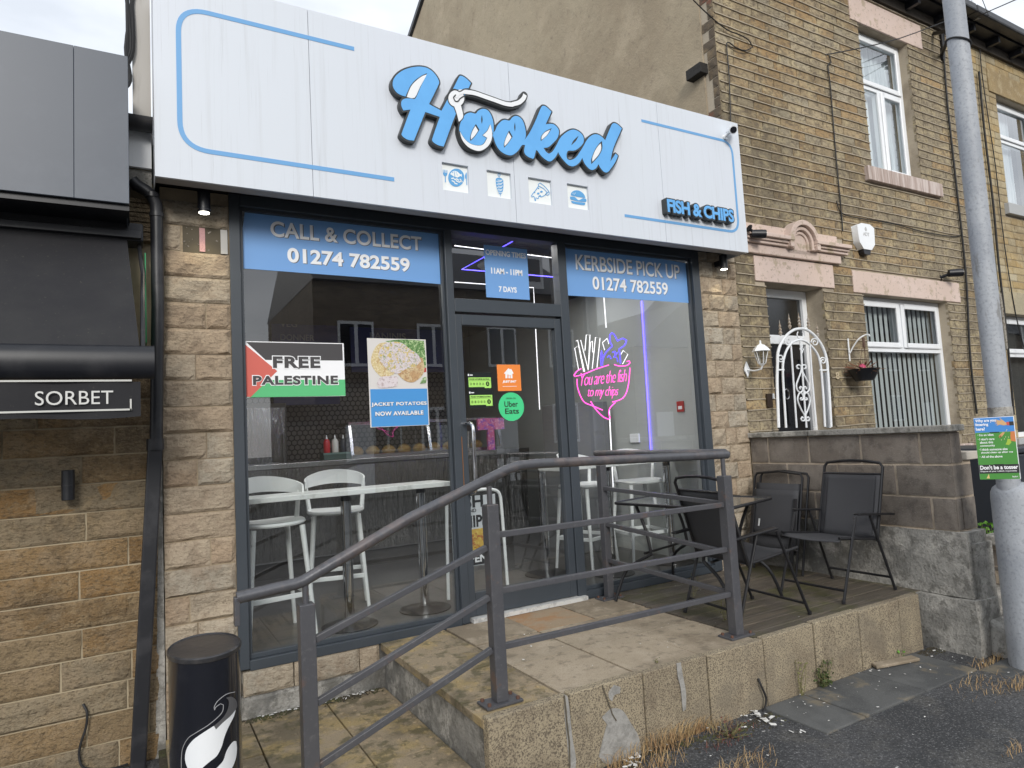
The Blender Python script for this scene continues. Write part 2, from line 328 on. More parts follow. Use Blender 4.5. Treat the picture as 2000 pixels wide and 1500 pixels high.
def grow(polys, w, step=.004, closed=True):
    """outline of everything within w of the filled polygons (marching squares on a distance grid)"""
    A = np.concatenate([np.array([[p[0], p[1]] for p in P]) for P in polys]); B = np.concatenate([np.roll(np.array([[p[0], p[1]] for p in P]), -1, 0) for P in polys])
    lo = A.min(0)-w-3*step; hi = A.max(0)+w+3*step
    nx, nz = int((hi[0]-lo[0])/step)+1, int((hi[1]-lo[1])/step)+1
    gx, gz = np.meshgrid(lo[0]+np.arange(nx)*step, lo[1]+np.arange(nz)*step, indexing='ij')
    D = np.full(gx.shape, 9.); inside = np.zeros(gx.shape, bool)
    for a, b in zip(A, B):
        d = b-a; l2 = d@d+1e-12; r = w+3*step
        i0, i1 = max(0, int((min(a[0], b[0])-r-lo[0])/step)), min(nx, int((max(a[0], b[0])+r-lo[0])/step)+2)
        j0, j1 = max(0, int((min(a[1], b[1])-r-lo[1])/step)), min(nz, int((max(a[1], b[1])+r-lo[1])/step)+2)
        x, z = gx[i0:i1, j0:j1]-a[0], gz[i0:i1, j0:j1]-a[1]; t = np.clip((x*d[0]+z*d[1])/l2, 0, 1)
        D[i0:i1, j0:j1] = np.minimum(D[i0:i1, j0:j1], np.hypot(x-t*d[0], z-t*d[1]))
        if abs(d[1]) > 1e-12:
            c = ((gz >= min(a[1], b[1])) & (gz < max(a[1], b[1]))) & (gx < a[0]+(gz-a[1])/d[1]*d[0]); inside ^= c
    F = np.where(inside, -D, D)-w
    seg = {}
    def ip(i, j, k, l_):
        f0, f1 = F[i, j], F[k, l_]; t = f0/(f0-f1); return (lo[0]+(i+(k-i)*t)*step, lo[1]+(j+(l_-j)*t)*step)
    E = {}
    for i in range(nx-1):
        row = F[i:i+2]; 
        js = np.nonzero((row.min(0)[:-1] < 0) | (row.min(0)[1:] < 0))[0]
        for j in js:
            c = [(i, j), (i+1, j), (i+1, j+1), (i, j+1)]; s_ = [F[q] < 0 for q in c]
            if all(s_) or not any(s_): continue
            outs, ins = [], []
            for k in range(4):
                p, q = c[k], c[(k+1) % 4]
                if s_[k] != s_[(k+1) % 4]:
                    key = (p, q) if p < q else (q, p); pt = ip(*p, *q)
                    (outs if s_[k] else ins).append((key, pt))
            for (ka, pa), (kb, pb) in zip(outs, ins): E[ka] = (kb, pa)
    loops = []
    while E:
        k0 = next(iter(E)); k = k0; P = []
        while k in E: k2, pt = E.pop(k); P.append(pt); k = k2
        if len(P) > 8: loops.append(P)
    return loops
def rects_minus(x0, x1, z0, z1, holes):
    """cut a rectangle round rectangular holes into boxes"""
    xs = sorted({x0, x1, *[min(max(h[i], x0), x1) for h in holes for i in (0, 1)]}); out = []
    for a, b in zip(xs, xs[1:]):
        if b-a < 1e-6: continue
        hs = sorted([(h[2], h[3]) for h in holes if h[0] < b-1e-6 and h[1] > a+1e-6]); z = z0
        for lo, hi in hs:
            if lo > z+1e-6: out.append((a, b, z, min(lo, z1)))
            z = max(z, hi)
        if z < z1-1e-6: out.append((a, b, z, z1))
    return out
def wall(name, m, parent, x0, x1, z0, z1, y0, y1, holes=(), **kw):
    mb = MB()
    for a, b, c, d in rects_minus(x0, x1, z0, z1, holes): mb.box(a, b, y0, y1, c, d)
    me = mb.mesh(name); bm = bmesh.new(); bm.from_mesh(me); bmesh.ops.remove_doubles(bm, verts=bm.verts, dist=1e-5)
    bm.to_mesh(me); bm.free(); me.materials.append(m)
    return obj(name, me, parent, **kw)
def stone_geo(x0, x1, z0, z1, yf, depth, rough, nx, nz, seed, axis='y'):
    """one rock-faced stone: drafted edges, uneven face; front looks to -y (axis y) or -x (axis x)"""
    vs, fs = [], []; off = Vector((seed*3.1, seed*1.7, 0))
    for i in range(nx+1):
        for j in range(nz+1):
            e = (i in (0, nx)) or (j in (0, nz))
            u = x0+(x1-x0)*i/nx; v = z0+(z1-z0)*j/nz
            jit = .0015
            if e: d = 0; u += random.uniform(-jit, jit); v += random.uniform(-jit, jit)
            else:
                e2 = min(i, nx-i) == 1 or min(j, nz-j) == 1
                if min(i, nx-i) == 1: u = (x0+min(.018, (x1-x0)*.2)*(1+random.random()*.5)) if i == 1 else (x1-min(.018, (x1-x0)*.2)*(1+random.random()*.5))
                if min(j, nz-j) == 1: v = (z0+.012*(1+random.random()*.6)) if j == 1 else (z1-.012*(1+random.random()*.6))
                q = noise.noise(Vector((u*7, v*9, seed))+off)+.5*noise.noise(Vector((u*19, v*23, seed))+off)
                d = rough*(.55+.75*q)*(.75 if e2 else 1.)
            vs.append((u, yf-max(d, -.004), v) if axis == 'y' else (yf-max(d, -.004), u, v))
    for i in range(nx):
        for j in range(nz):
            a = i*(nz+1)+j; fs.append((a, a+nz+1, a+nz+2, a+1))
    ring = [i*(nz+1) for i in range(nx+1)]+[nx*(nz+1)+j for j in range(1, nz+1)]+[i*(nz+1)+nz for i in range(nx-1, -1, -1)]+[j for j in range(nz-1, 0, -1)]
    b = len(vs)
    for k in ring:
        p = vs[k]; vs.append((p[0], p[1]+depth, p[2]) if axis == 'y' else (p[0]+depth, p[1], p[2]))
    n = len(ring)
    for k in range(n): k2 = (k+1) % n; fs.append((ring[k], b+k, b+k2, ring[k2]))
    return vs, fs

# ================================================================== the setting
GZ = -.36                                        # street level; the shop floor and its landing are z = 0
def sheet(name, m, x0, x1, y0, y1, z, **kw):
    return MB().add([(x0,y0,z),(x1,y0,z),(x1,y1,z),(x0,y1,z)], [(0,1,2,3)]).build(name, m, None, kind='structure', **kw)
sheet('ground', M_ASPH, -120, 200, -160, 120, GZ-.004)
sheet('pavement', M_ASPH, -40, 60, -4.9, .3, GZ)

def cut_row(a, b, z0, z1, holes):
    hs = sorted((h[0], h[1]) for h in holes if h[2] < (z0+z1)/2 < h[3]); out = []; x = a
    for lo, hi in hs:
        if hi <= x or lo >= b: continue
        if lo > x: out.append((x, lo))
        x = max(x, hi)
    if x < b: out.append((x, b))
    return out
def courses(x0, x1, z0, pitch, n, joint, lens, holes=(), rows=None):
    """stones of a coursed wall as (x0, x1, z0, z1)"""
    out = []
    for r in range(n):
        za, zb = z0+r*pitch, z0+(r+1)*pitch-joint
        for a, b in cut_row(x0, x1, za, zb, holes):
            if rows and r in rows:
                cuts = [c for c in rows[r] if a < c < b]
            else:
                cuts = []; c = a+random.uniform(.3, 1)*random.choice(lens)
                while c < b-.06: cuts.append(c); c += random.choice(lens)*random.uniform(.8, 1.2)
            e = [a]+cuts+[b]
            for p, q in zip(e, e[1:]):
                if q-p > .03: out.append((p+(joint/2 if p != a else 0), q-(joint/2 if q != b else 0), za, zb))
    return out
def lay(parent, stones, m, yf, depth, rough, res, axis='y', name='stone', limit=290, key=None, label_stuff=None):
    if key: stones = sorted(stones, key=key)
    rest = MB()
    for i, (a, b, c, d) in enumerate(stones):
        nx = max(2, min(9, int(round((b-a)/res)))); nz_ = max(2, min(4, int(round((d-c)/res))))
        sd = random.random()*50
        vs, fs = stone_geo(a, b, c, d, yf, depth, rough*random.uniform(.7, 1.25), nx, nz_, sd, axis)
        if i < limit: MB().add(vs, fs).build(name, m, parent)
        else: rest.add(vs, fs)
    if rest.v: rest.build(name+'work', m, parent, kind='stuff')

# ------------------------------------------------------------------ neighbouring building on the left
nb = root('neighbouring_shop', 'brown tooled-stone shop at the left edge, behind the black awning', 'building', (-.3, .1, GZ))
box('wall', mat('pale wall mortar', (.42, .35, .24), .95, var=[(2, (.22, .18, .12), .45, .65, .7)]), nb, -6, .118, .006, 6, GZ, 2.95)
rows = {}
stl = courses(-3.2, .115, -.364, .1475, 15, .009, [.42, .55, .62, .5, .3], rows={
    3: [-.33, -.02], 4: [-.24], 5: [-.02, -.5], 6: [-.25], 7: [-.03], 8: [-.22], 9: [-.05, -.45], 10: [-.24], 2: [-.04], 1: [-.22, .06], 0: [-.08]})
lay(nb, [s for s in stl if s[1] > -1.4], M_STONE_B, .0, .05, .017, .035)
lay(nb, [s for s in stl if s[1] <= -1.4], M_STONE_B, .006, .05, .011, .3, name='stone')
# the strip of old render that fills the gap beside the pillar
MB().add([(.085,-.004,GZ),(.135,-.004,GZ),(.135,-.004,1.2),(.12,-.004,1.2),(.085,.03,GZ),(.135,.03,GZ),(.135,.03,1.2),(.12,.03,1.2)],
         [(0,1,2,3),(4,7,6,5),(0,3,7,4),(1,5,6,2),(0,4,5,1),(3,2,6,7)]).build('mortar_fillet', M_CONC, nb)
box('flat_roof', M_SLATE, nb, -6, .10, .0, 6, 2.953, 3.0)
box('eaves_board', M_WHITEP, nb, -6, .10, -.10, -.075, 2.82, 3.06)
box('parapet_board', mat('stained pale board', (.45, .43, .40), .8, var=[((9, 9, 1), (.3, .28, .25), .5, .7, .7)]), nb, .012, .104, .03, .06, 3.14, 5.2)
for k_, (xa_, xb_) in enumerate(((-.03, -.022), (-.012, .004), (.005, -.03), (-.04, -.005))): MB().tube(catmull([(xa_-.01, -.08, 3.06), (xb_-.03, -.05, 3.22), (xa_-.005-.03*(k_ % 2), .0, 3.36), (xb_+.012, .01, 3.55), (xa_+.02, .02, 4.0), (.0, .03, 5.1)], False, 5), .012, 6).build('cable_run', M_CABLE, nb, smooth=True)
box('wall_plate', M_CONC, nb, -6, .10, -.07, .004, 2.72, 2.815)
mb = MB()
for i in range(9): mb.box(-.9, .10, -.055+.004*(i % 2), .003, 2.42+.027*i, 2.442+.027*i)
mb.build('rough_lath', M_STONE_B, nb, kind='stuff')
pr = [(.062*math.cos(R_(a)), .062*math.sin(R_(a))) for a in range(180, 361, 20)]
mb = MB(); n = len(pr)
vs = [(x, -.165+c, 3.06+s_) for x in (-6, .105) for c, s_ in pr]+[(x, -.165+c*.93, 3.06+s_*.93) for x in (-6, .105) for c, s_ in pr]
fs = [(i, i+1, n+i+1, n+i) for i in range(n-1)]+[(2*n+i, 3*n+i, 3*n+i+1, 2*n+i+1) for i in range(n-1)]
fs += [(0, n, 3*n, 2*n), (n-1, 3*n-1, 4*n-1, 2*n-1)]+[(n+i, n+i+1, 3*n+i+1, 3*n+i) for i in range(n-1)]
mb.add(vs, fs).build('gutter', M_PIPE, nb, smooth=True)

# slate grey fascia box
NSY = -.40
nx1, nz0, nz1 = X(251, 250, NSY), Zc(125, 384, NSY), Zc(125, 84.5, NSY)
ns = root('fascia_box', 'blank slate grey shop fascia box at the upper left', 'shop sign', (-.3, NSY, nz0))
j1 = X(144, 200, NSY)
box('panel', M_NSIGN, ns, -1.6, j1-.0006, NSY, NSY+.02, nz0, nz1, .002)
box('panel', M_NSIGN, ns, j1+.0006, nx1, NSY, NSY+.02, nz0, nz1, .002)
box('carcass', M_BLACK, ns, -1.6, nx1-.006, NSY+.021, -.002, nz0+.012, nz1-.004)
MB().add([(nx1-.012,NSY+.02,nz0),(nx1-.012,-.005,nz0),(nx1-.012,-.005,nz0-.09),(nx1-.008,NSY+.02,nz0),(nx1-.008,-.005,nz0),(nx1-.008,-.005,nz0-.09)],
         [(0,1,2),(3,5,4),(0,3,4,1),(1,4,5,2),(2,5,3,0)]).build('end_bracket', M_NSIGN, ns)
tag(box('trim', M_BLACK, ns, -1.6, nx1, NSY+.022, -.01, nz0-.03, nz0-.001), None)

# awning
aw = root('awning', 'dusty black shop awning whose hanging valance reads SORBET', 'awning', (-.3, -.1, 1.4))
AY = -.72
z_t, z_b = Zc(125, 460, -.10), Zc(150, 672, AY)
box('cassette', M_BLACK, aw, -1.6, .055, -.16, -.012, z_t-.015, z_t+.085, .008)
box('cassette_rail', M_PIPE, aw, -1.6, .045, -.185, -.161, z_t-.005, z_t+.035, .004)
MB().add([(-1.6,-.15,z_t),(-.022,-.15,z_t),(.028,AY+.03,z_b-.01),(-1.6,AY+.03,z_b-.01),(-1.6,-.15,z_t-.004),(-.022,-.15,z_t-.004),(.028,AY+.03,z_b-.014),(-1.6,AY+.03,z_b-.014)],
         [(0,1,2,3),(4,7,6,5),(0,4,5,1),(1,5,6,2),(2,6,7,3),(3,7,4,0)]).build('fabric', M_AWN, aw)
zb0, zb1 = Zc(150, 739, AY), Zc(150, 671, AY)
mb = MB(); pts = []
for k in range(12):
    a = 2*math.pi*k/12; pts.append((AY+.034+.036*math.cos(a), (zb0+zb1)/2+(zb1-zb0)/2*math.sin(a)))
xe = X(302, 700, AY)
mb.add([(-1.6, y, z) for y, z in pts]+[(xe, y, z) for y, z in pts], [(k, (k+1) % 12, 12+(k+1) % 12, 12+k) for k in range(12)]+[tuple(range(12)), tuple(range(23, 11, -1))]).build('front_bar', M_BLACK, aw, smooth=True)
xv = X(275, 780, AY); zv0, zv1 = Zc(275, 813, AY), Zc(275, 744, AY)
mb = MB(); N = 40
for i in range(N+1):
    u = -1.6+(xv+1.6)*i/N; yy = AY+.03+.006*math.sin(u*17)
    for z in (zv1, zv0+.006*math.sin(u*11)): mb.v.append((u, yy, z))
for i in range(N): a = 2*i; mb.f.append((a, a+1, a+3, a+2))
va = mb.build('valance', M_AWN, aw)
so = va.modifiers.new('thick', 'SOLIDIFY'); so.thickness = .002
M_PIPING = mat('white valance piping', (.55, .55, .52), .7)
for za in (Zc(150, 745.5, AY+.022), Zc(150, 804, AY+.022)):
    box('piping', M_PIPING, va, -1.6, xv-.035, AY+.019, AY+.021, za, za+.008)
box('piping', M_PIPING, va, xv-.043, xv-.036, AY+.019, AY+.021, Zc(150, 804, AY+.022), Zc(150, 790, AY+.022)+.02)
text('lettering', 'SORBET', X(67, 775, AY), X(221, 775, AY), Zc(150, 790, AY+.01), Zc(150, 763, AY+.01), AY+.019, mat('off white lettering', (.62, .62, .60), .6), va, .001, 0, 0, 1.02)
# folding arm at its end
mb = MB(); mb.tube([(.035,-.1,z_t-.02),(.05,-.2,z_t-.2),(.045,-.45,z_b+.25),(.04,AY+.06,z_b-.02)], .011, 8)
mb.build('folding_arm', M_PIPE, aw, smooth=True)
gs = box('green_side_sign', mat('green sign edge', (.0, .22, .07), .5), None, .060, .066, -.16, -.02, Zc(285, 672, -.1), Zc(288, 500, -.1)); tag(gs, 'narrow green sign edge between the awning and the downpipe', 'sign')

# wall lamp, cable, downpipe on that wall
lp = root('wall_lamp', 'black cylindrical up and down lamp on the brown stone wall', 'wall lamp', (X(133, 948, -.07), 0, 1.1))
cx = X(133, 948, -.07); za, zb = Zc(133, 977, -.07), Zc(133, 918, -.07)
MB().cyl((cx, -.07, za), (cx, -.07, zb), .029, n=20).build('lamp_body', M_BLACK, lp, smooth=True, bevel=.003)
MB().cyl((cx, -.07, (za+zb)/2-.004), (cx, -.07, (za+zb)/2+.002), .0305, n=20).build('joint_ring', M_PIPE, lp, smooth=True)
box('wall_plate', M_BLACK, lp, cx-.02, cx+.02, -.045, .0, 1.06, 1.14, .003)
c0 = [at(162, 1375, 'y', -.015), at(170, 1392, 'y', -.03), at(168, 1420, 'y', -.03), at(157, 1455, 'y', -.03), at(155, 1480, 'y', -.03), at(165, 1500, 'y', -.04), at(215, 1502, 'y', -.05), at(250, 1492, 'y', -.05)]
tag(MB().tube(catmull(c0, False, 4), .006, 6).build('loose_cable', M_CABLE, None, smooth=True), 'loose black cable end coming out of the brown stone wall', 'cable')
dp = root('downpipe', 'tall black rainwater pipe leaning between the two shops', 'drainpipe', (.0, -.08, GZ))
P = [at(258, 352, 'y', -.1), at(268, 362, 'y', -.1), at(285, 372, 'y', -.1), at(297, 382, 'y', -.1), at(305, 400, 'y', -.09), at(306, 420, 'y', -.09), at(308.5, 600, 'y', -.085), at(305, 880, 'y', -.08)]
MB().tube(P, .0325, 16).build('upper_pipe', M_PIPE, dp, smooth=True)
for p in (P[3], P[5]): MB().cyl(p+Vector((0,0,-.012)), p+Vector((0,0,.012)), .037, n=16).build('collar', M_PIPE, dp, smooth=True)
pa, pb = at(303.5, 868, 'y', -.085), at(266, 1560, 'y', -.085)
MB().bar(pa, pb, .072, .06, up=(0,1,0)).build('lower_pipe', M_PIPE, dp, bevel=.008)
MB().cyl(pa+Vector((0,0,-.03)), pa+Vector((0,0,.03)), .043, n=16).build('collar', M_PIPE, dp, smooth=True)

# ------------------------------------------------------------------ the chip shop building
sb = root('chip_shop_building', 'stone clad takeaway with a dark framed glazed front under the white sign', 'building', (2.4, .1, 0))
PX0, PX1, QX0, QX1 = .140, .500, 4.342, 4.80
box('pillar_core', M_MORTAR, sb, PX0+.001, PX1+.012, .0, .30, GZ, 2.76)
box('pillar_core', M_MORTAR, sb, QX0-.012, QX1-.002, .0, .10, GZ, 2.76)
rows = {0: [.30], 1: [], 3: [.28], 4: [], 5: [.36], 6: [], 7: [.33], 8: [.39], 9: [], 10: [], 11: [], 12: [.31], 13: [], 14: [.37], 15: [], 16: [], 2: [.3]}
z0p = Zc(322, 437)-.149*19
st = courses(PX0, PX1, z0p, .149, 20, .007, [.36], rows={r: {0: [.3], 1: [.24], 2: [], 3: [.3], 4: [.26], 5: [], 6: [.37], 7: [], 8: [], 9: [.31], 10: [.36], 11: [], 12: [], 13: [.31], 14: [], 15: [.37], 16: [], 17: [], 18: [.245], 19: []}[r] for r in range(20)})
st = [s for s in st if not (s[2] > Zc(322, 490)-.02 and s[2] < Zc(322, 437)-.05 and s[0] > .23)]   # one stone is missing
st = [s for s in st if s[3] > GZ+.02]
lay(sb, st, M_STONE_A, -.004, .05, .030, .035)
st = [s for s in courses(QX0, QX1, z0p, .149, 21, .007, [.22, .15, .3]) if s[3] > -.15]
lay(sb, st, M_STONE_A, -.004, .05, .030, .035)
st = [(a+.006, b, -.152, -.014) for a, b in ((.520, .80), (.80, 1.19), (1.19, 1.32))]
lay(sb, st, M_STONE_A, -.002, .05, .018, .04)
box('plinth_render', M_CONC, sb, .515, 1.32, .004, .3, GZ, -.155)
box('plinth_core', M_CONC, sb, .50, 4.34, .03, .3, GZ, -.014)
st = [(a, b, -.30, -.16) for a, b in ((.525, .86), (.868, 1.31))]
lay(sb, st, M_CONC, .0, .05, .014, .05)
box('lintel_beam', M_BLACK, sb, .10, 4.84, .002, .30, 2.775, 3.1)
box('side_wall', M_WALLD, sb, .14, .50, .30, 6.2, GZ, 3.1)
box('side_wall', M_WALLI, sb, 4.48, 4.78, .102, 6.2, -.1, 3.1)
box('return_wall', M_WALLD, sb, .501, .56, .31, 2.2, 0, 2.8)
box('rear_wall', M_WALLD, sb, .50, 4.48, 5.2, 5.4, -.1, 3.1)
box('ceiling', M_CEIL, sb, .50, 4.48, .302, 5.2, 2.80, 2.85)
box('flat_roof', M_SLATE, sb, .10, 4.80, .0, 6.2, 3.102, 3.16)
tag(box('floor', M_FLOORI, None, .50, 4.48, .09, 5.2, -.012, .0), kind='structure')
# debris in the hole of the missing stone
hb = MB()
for i in range(60):
    x, z = random.uniform(.262, .44), random.uniform(2.405, 2.53); s_ = random.uniform(.006, .016)
    hb.bar((x, random.uniform(.0, .03), z), (x+random.uniform(-s_, s_)*1.6, random.uniform(-.004, .02), z+random.uniform(-s_, s_)*1.6), s_*.7, s_*.5)
hb.build('rubble', mat('pale rubble', (.36, .32, .27), .9, var=[(60, (.1, .09, .08), .45, .6, .9)]), sb, kind='stuff')
box('pink_foam', mat('pink foam', (.52, .30, .30), .8, bump=[(60, .6, .01)]), sb, .342, .372, -.006, .01, 2.40, 2.54)
box('hole_back', M_MORTAR_D, sb, .255, .498, -.0015, -.0005, 2.39, 2.545)
box('white_splinter', mat('weathered white wood', (.45, .44, .42), .8), sb, .455, .492, -.012, .0, 2.395, 2.54)

# aluminium frame
FY0, FY1, GY = -.012, .075, .05
J = dict(l0=.503, l1=.562, m0=1.895, m1=1.950, n0=2.842, n1=2.918, r0=4.255, r1=4.338, top0=2.70, top1=2.772, t0=2.12, t1=2.215)
box('mullion', M_FRAME, sb, J['l0'], J['l1'], FY0, FY1, .0, J['top1'], .003)
def fbar(x0, x1, z0, z1, y0=FY0, y1=FY1, nm='frame_rail', m=M_FRAME, b=.003): return box(nm, m, sb, x0, x1, y0, y1, z0, z1, b)
fbar(J['m0'], J['m1'], .0, J['top0']-.001, nm='mullion'); fbar(J['n0'], J['n1'], .0, J['top0']-.001, nm='mullion'); fbar(J['r0'], J['r1'], .0, J['top1'], nm='mullion')
fbar(J['l1']+.001, J['r0']-.001, J['top0'], J['top1'])
fbar(J['l1']+.001, J['m0']-.001, -.012, .045); fbar(J['n1']+.001, J['r0']-.001, -.002, .055)
fbar(J['m1']+.001, J['n0']-.001, J['t0'], J['t1'])
for a, b in ((J['l1'], J['m0']), (J['n1'], J['r0'])):
    mb = MB(); zz = .05 if a < 1 else .06
    mb.box(a+.001, b-.001, .02, .046, zz-.004, zz+.022); mb.box(a+.001, b-.001, .02, .046, 2.68, 2.699)
    mb.box(a+.001, a+.02, .02, .046, zz+.022, 2.68); mb.box(b-.02, b-.001, .02, .046, zz+.022, 2.68)
    mb.build('glazing_bead', M_FRAME, sb, bevel=.002)
def pane(nm, par, x0, x1, z0, z1, y=GY, m=M_GLASS): return box(nm, m, par, x0, x1, y, y+.006, z0, z1)
def pane1(nm, par, x0, x1, z0, z1, y=GY, m=M_GLASS):
    return MB().add([(x0,y,z0),(x1,y,z0),(x1,y,z1),(x0,y,z1)], [(0,1,2,3)]).build(nm, m, par)
pane1('window_pane', sb, J['l1']+.003, J['m0']-.003, .05, 2.699)
pane1('window_pane', sb, J['n1']+.003, J['r0']-.003, .06, 2.699)
pane1('fanlight_pane', sb, J['m1']+.003, J['n0']-.003, J['t1']+.002, 2.699)
dr = box('door', M_FRAME, sb, 1.954, 2.003, .0, .055, .035, 2.105, .003)
for a in ((2.782, 2.838, .035, 2.105), (2.004, 2.781, 2.03, 2.105), (2.004, 2.781, .035, .19)): box('door_rail', M_FRAME, dr, a[0], a[1], .0, .055, a[2], a[3], .003)
pane1('door_pane', dr, 2.002, 2.783, .188, 2.032, .03)
MB().tube(catmull([(1.985,.0,1.335),(1.985,-.09,1.335),(1.987,-.125,1.305),(1.987,-.125,1.1),(1.987,-.125,.90),(1.985,-.09,.87),(1.985,.0,.87)], False, 4), .013, 10).build('pull_handle', M_CHROME, dr, smooth=True)
MB().tube(catmull([(1.985,.06,1.335),(1.985,.13,1.335),(1.987,.15,1.305),(1.987,.15,.90),(1.985,.12,.87),(1.985,.06,.87)], False, 4), .012, 10).build('pull_handle', M_CHROME, dr, smooth=True)
box('edge_seal', mat('copper strip', (.5, .22, .08), .4, .6), dr, 1.956, 1.960, -.004, -.001, .9, 1.25)
box('threshold', mat('pale threshold strip', (.62, .62, .6), .4, var=[(20, (.3, .3, .3), .5, .7, .7)]), sb, 1.96, 2.90, -.05, .078, .002, .03)

# ------------------------------------------------------------------ the white fascia sign
SY = -.30
SX0, SX1, SZ0, SZ1 = .110, 4.642, 2.705, 3.865
sg = root('fascia_sign', 'long white takeaway sign with big blue script lettering and four food icons', 'shop sign', (2.4, -.1, SZ0))
ic = []
for (ax, ay), (bx_, by_) in (((863, 316), (918, 378)), ((950.5, 331), (1001, 390)), ((1031.5, 345), (1080, 402)), ((1107.5, 357), (1152, 412))):
    xm0, xm1 = X(ax+1, (ay+by_)/2-8, SY), X(bx_-2, (ay+by_)/2+8, SY)
    z1 = Zc((ax+bx_)/2, ay+4.5, SY); z0 = Zc((ax+bx_)/2, by_-4, SY); ic.append((xm0, xm1, z0, z1))
XS = [SX0, .933, 2.32, 3.70, SX1]
for a, b in zip(XS, XS[1:]):
    wall('sign_panel', M_SIGN, sg, a+(.0015 if a > SX0 else 0), b-(.0015 if b < SX1 else 0), SZ0, SZ1, SY, SY+.02, [h for h in ic if h[0] < b and h[1] > a])
box('sign_tray', M_SIGN, sg, SX0, SX0+.004, SY+.021, -.02, SZ0, SZ1)
box('sign_tray', M_SIGN, sg, SX1-.004, SX1, SY+.021, -.02, SZ0, SZ1)
box('sign_underside', M_SIGN_U, sg, SX0+.005, SX1-.005, SY+.021, SY+.10, SZ0, SZ0+.004)
box('sign_core', M_BLACK, sg, SX0+.006, SX1-.006, SY+.033, -.003, SZ0+.06, SZ1-.002)
M_ICB = mat('icon blue', (.11, .36, .68), .5)
for i, (a, b, c, d) in enumerate(ic):
    ins = box('icon_inset', M_ICON, sg, a-.004, b+.004, SY+.0205, SY+.031, c-.004, d+.004)
    Yi = SY+.019
    def zp(px, py): p = at(850+px/6.25, 300+py/6.25, 'y', Yi); return (p.x, p.z)
    def zl(L_): return [zp(*q) for q in L_]
    def ell(cx_, cy_, rx, ry, n=20, rot=0.):
        out = []
        for k in range(n):
            t = 2*math.pi*k/n; x_, y_ = rx*math.cos(t), ry*math.sin(t)
            out.append(zp(cx_+x_*math.cos(rot)-y_*math.sin(rot), cy_+x_*math.sin(rot)+y_*math.cos(rot)))
        return out
    if i == 0:
        plate('icon_print', [ell(257, 293, 98, 110, 28)], Yi-.001, .002, M_ICB, ins)
        plate('icon_print', [zl([(182,250),(205,222),(240,210),(275,225),(305,255),(322,248),(325,285),(305,275),(270,295),(225,280)])], Yi-.002, .001, M_ICON, ins)
        plate('icon_print', [ell(212, 232, 6, 8, 8)], Yi-.0028, .0008, M_ICB, ins)
        plate('icon_print', [zl([(236,214),(241,214),(236,250),(243,285),(237,285),(230,250)])], Yi-.0028, .0008, M_ICB, ins)
        for q in (255, 268, 262): plate('icon_print', [ell(q, 235+(q-255)*2.2, 4, 5, 8)], Yi-.0028, .0008, M_ICB, ins)
        for L_ in ([(195,305),(225,300),(235,318),(265,310),(290,330)], [(200,330),(230,345),(240,362)], [(250,330),(290,350),(320,335)], [(235,365),(270,372)], [(300,310),(330,350)]):
            MB().strip(zl(L_), .008, Yi-.002, Yi-.0012).build('icon_print', M_ICON, ins)
        plate('icon_print', [zl([(93,195),(99,195),(102,232),(109,232),(110,198),(117,198),(119,235),(127,235),(128,200),(134,201),(136,237),(142,237),(143,202),(148,203),(148,250),(138,270),(128,278),(130,350),(120,350),(119,278),(105,268),(96,250)])], Yi-.001, .001, M_ICB, ins)
        plate('icon_print', [zl([(375,235),(383,230),(386,270),(386,310),(390,385),(382,385),(378,312),(366,300),(363,270)])], Yi-.001, .001, M_ICB, ins)
    if i == 1:
        plate('icon_print', [catmull(zl([(740,310),(765,295),(800,298),(828,318),(833,370),(828,440),(815,480),(797,500),(775,485),(755,430),(742,370)]), True, 3)], Yi-.001, .001, M_ICB, ins)
        for k in range(9):
            y_ = 318+k*19; MB().strip(zl([(742+k*2, y_), (775, y_+8), (810, y_-2)] if k % 2 else [(760, y_+6), (800, y_+10), (834-k*2, y_)]), .0038, Yi-.0018, Yi-.0012).build('icon_print', M_ICON, ins)
        MB().strip(zl([(780, 278), (781, 300)]), .004, Yi-.001, Yi).build('icon_print', M_ICB, ins)
        MB().strip(zl([(796, 495), (797, 524)]), .003, Yi-.001, Yi).build('icon_print', M_ICB, ins)
        plate('icon_print', [ell(779, 260, 17, 20, 16), ell(779, 260, 10, 12, 12)], Yi-.001, .001, M_ICB, ins)
    if i == 2:
        for L_ in ([(1262,395),(1258,375),(1280,358),(1330,395),(1375,445),(1393,475),(1390,500),(1370,508),(1345,500),(1362,470),(1320,425),(1262,395)],
                   [(1262,395),(1225,450),(1190,490),(1172,520),(1180,530),(1200,520),(1210,530),(1218,575),(1226,575),(1230,535),(1245,550),(1260,545),(1262,520),(1300,528),(1345,505)], [(1345,500),(1385,465)]):
            MB().strip(zl(L_), .0055, Yi-.001, Yi).build('icon_print', M_ICB, ins)
        for q in ((1297, 465, 16, 12), (1258, 487, 15, 12), (1262, 424, 9, 8), (1280, 512, 10, 7), (1215, 475, 7, 7)): plate('icon_print', [ell(*q, 12)], Yi-.001, .001, M_ICB, ins)
    if i == 3:
        plate('icon_print', [catmull(zl([(1655,510),(1660,480),(1690,455),(1735,448),(1785,468),(1820,505),(1833,542),(1740,528)]), True, 4)], Yi-.001, .001, M_ICB, ins)
        plate('icon_print', [catmull(zl([(1645,525),(1700,528),(1750,568),(1800,545),(1840,552),(1846,575),(1838,590),(1740,582),(1650,558)]), True, 4)], Yi-.001, .001, M_ICB, ins)
        plate('icon_print', [catmull(zl([(1658,575),(1740,590),(1830,600),(1828,622),(1815,630),(1740,620),(1672,604)]), True, 4)], Yi-.001, .001, M_ICB, ins)
        for q in ((1680, 485), (1695, 495), (1708, 483)): plate('icon_print', [ell(*q, 5, 5, 8)], Yi-.0018, .0008, M_ICON, ins)

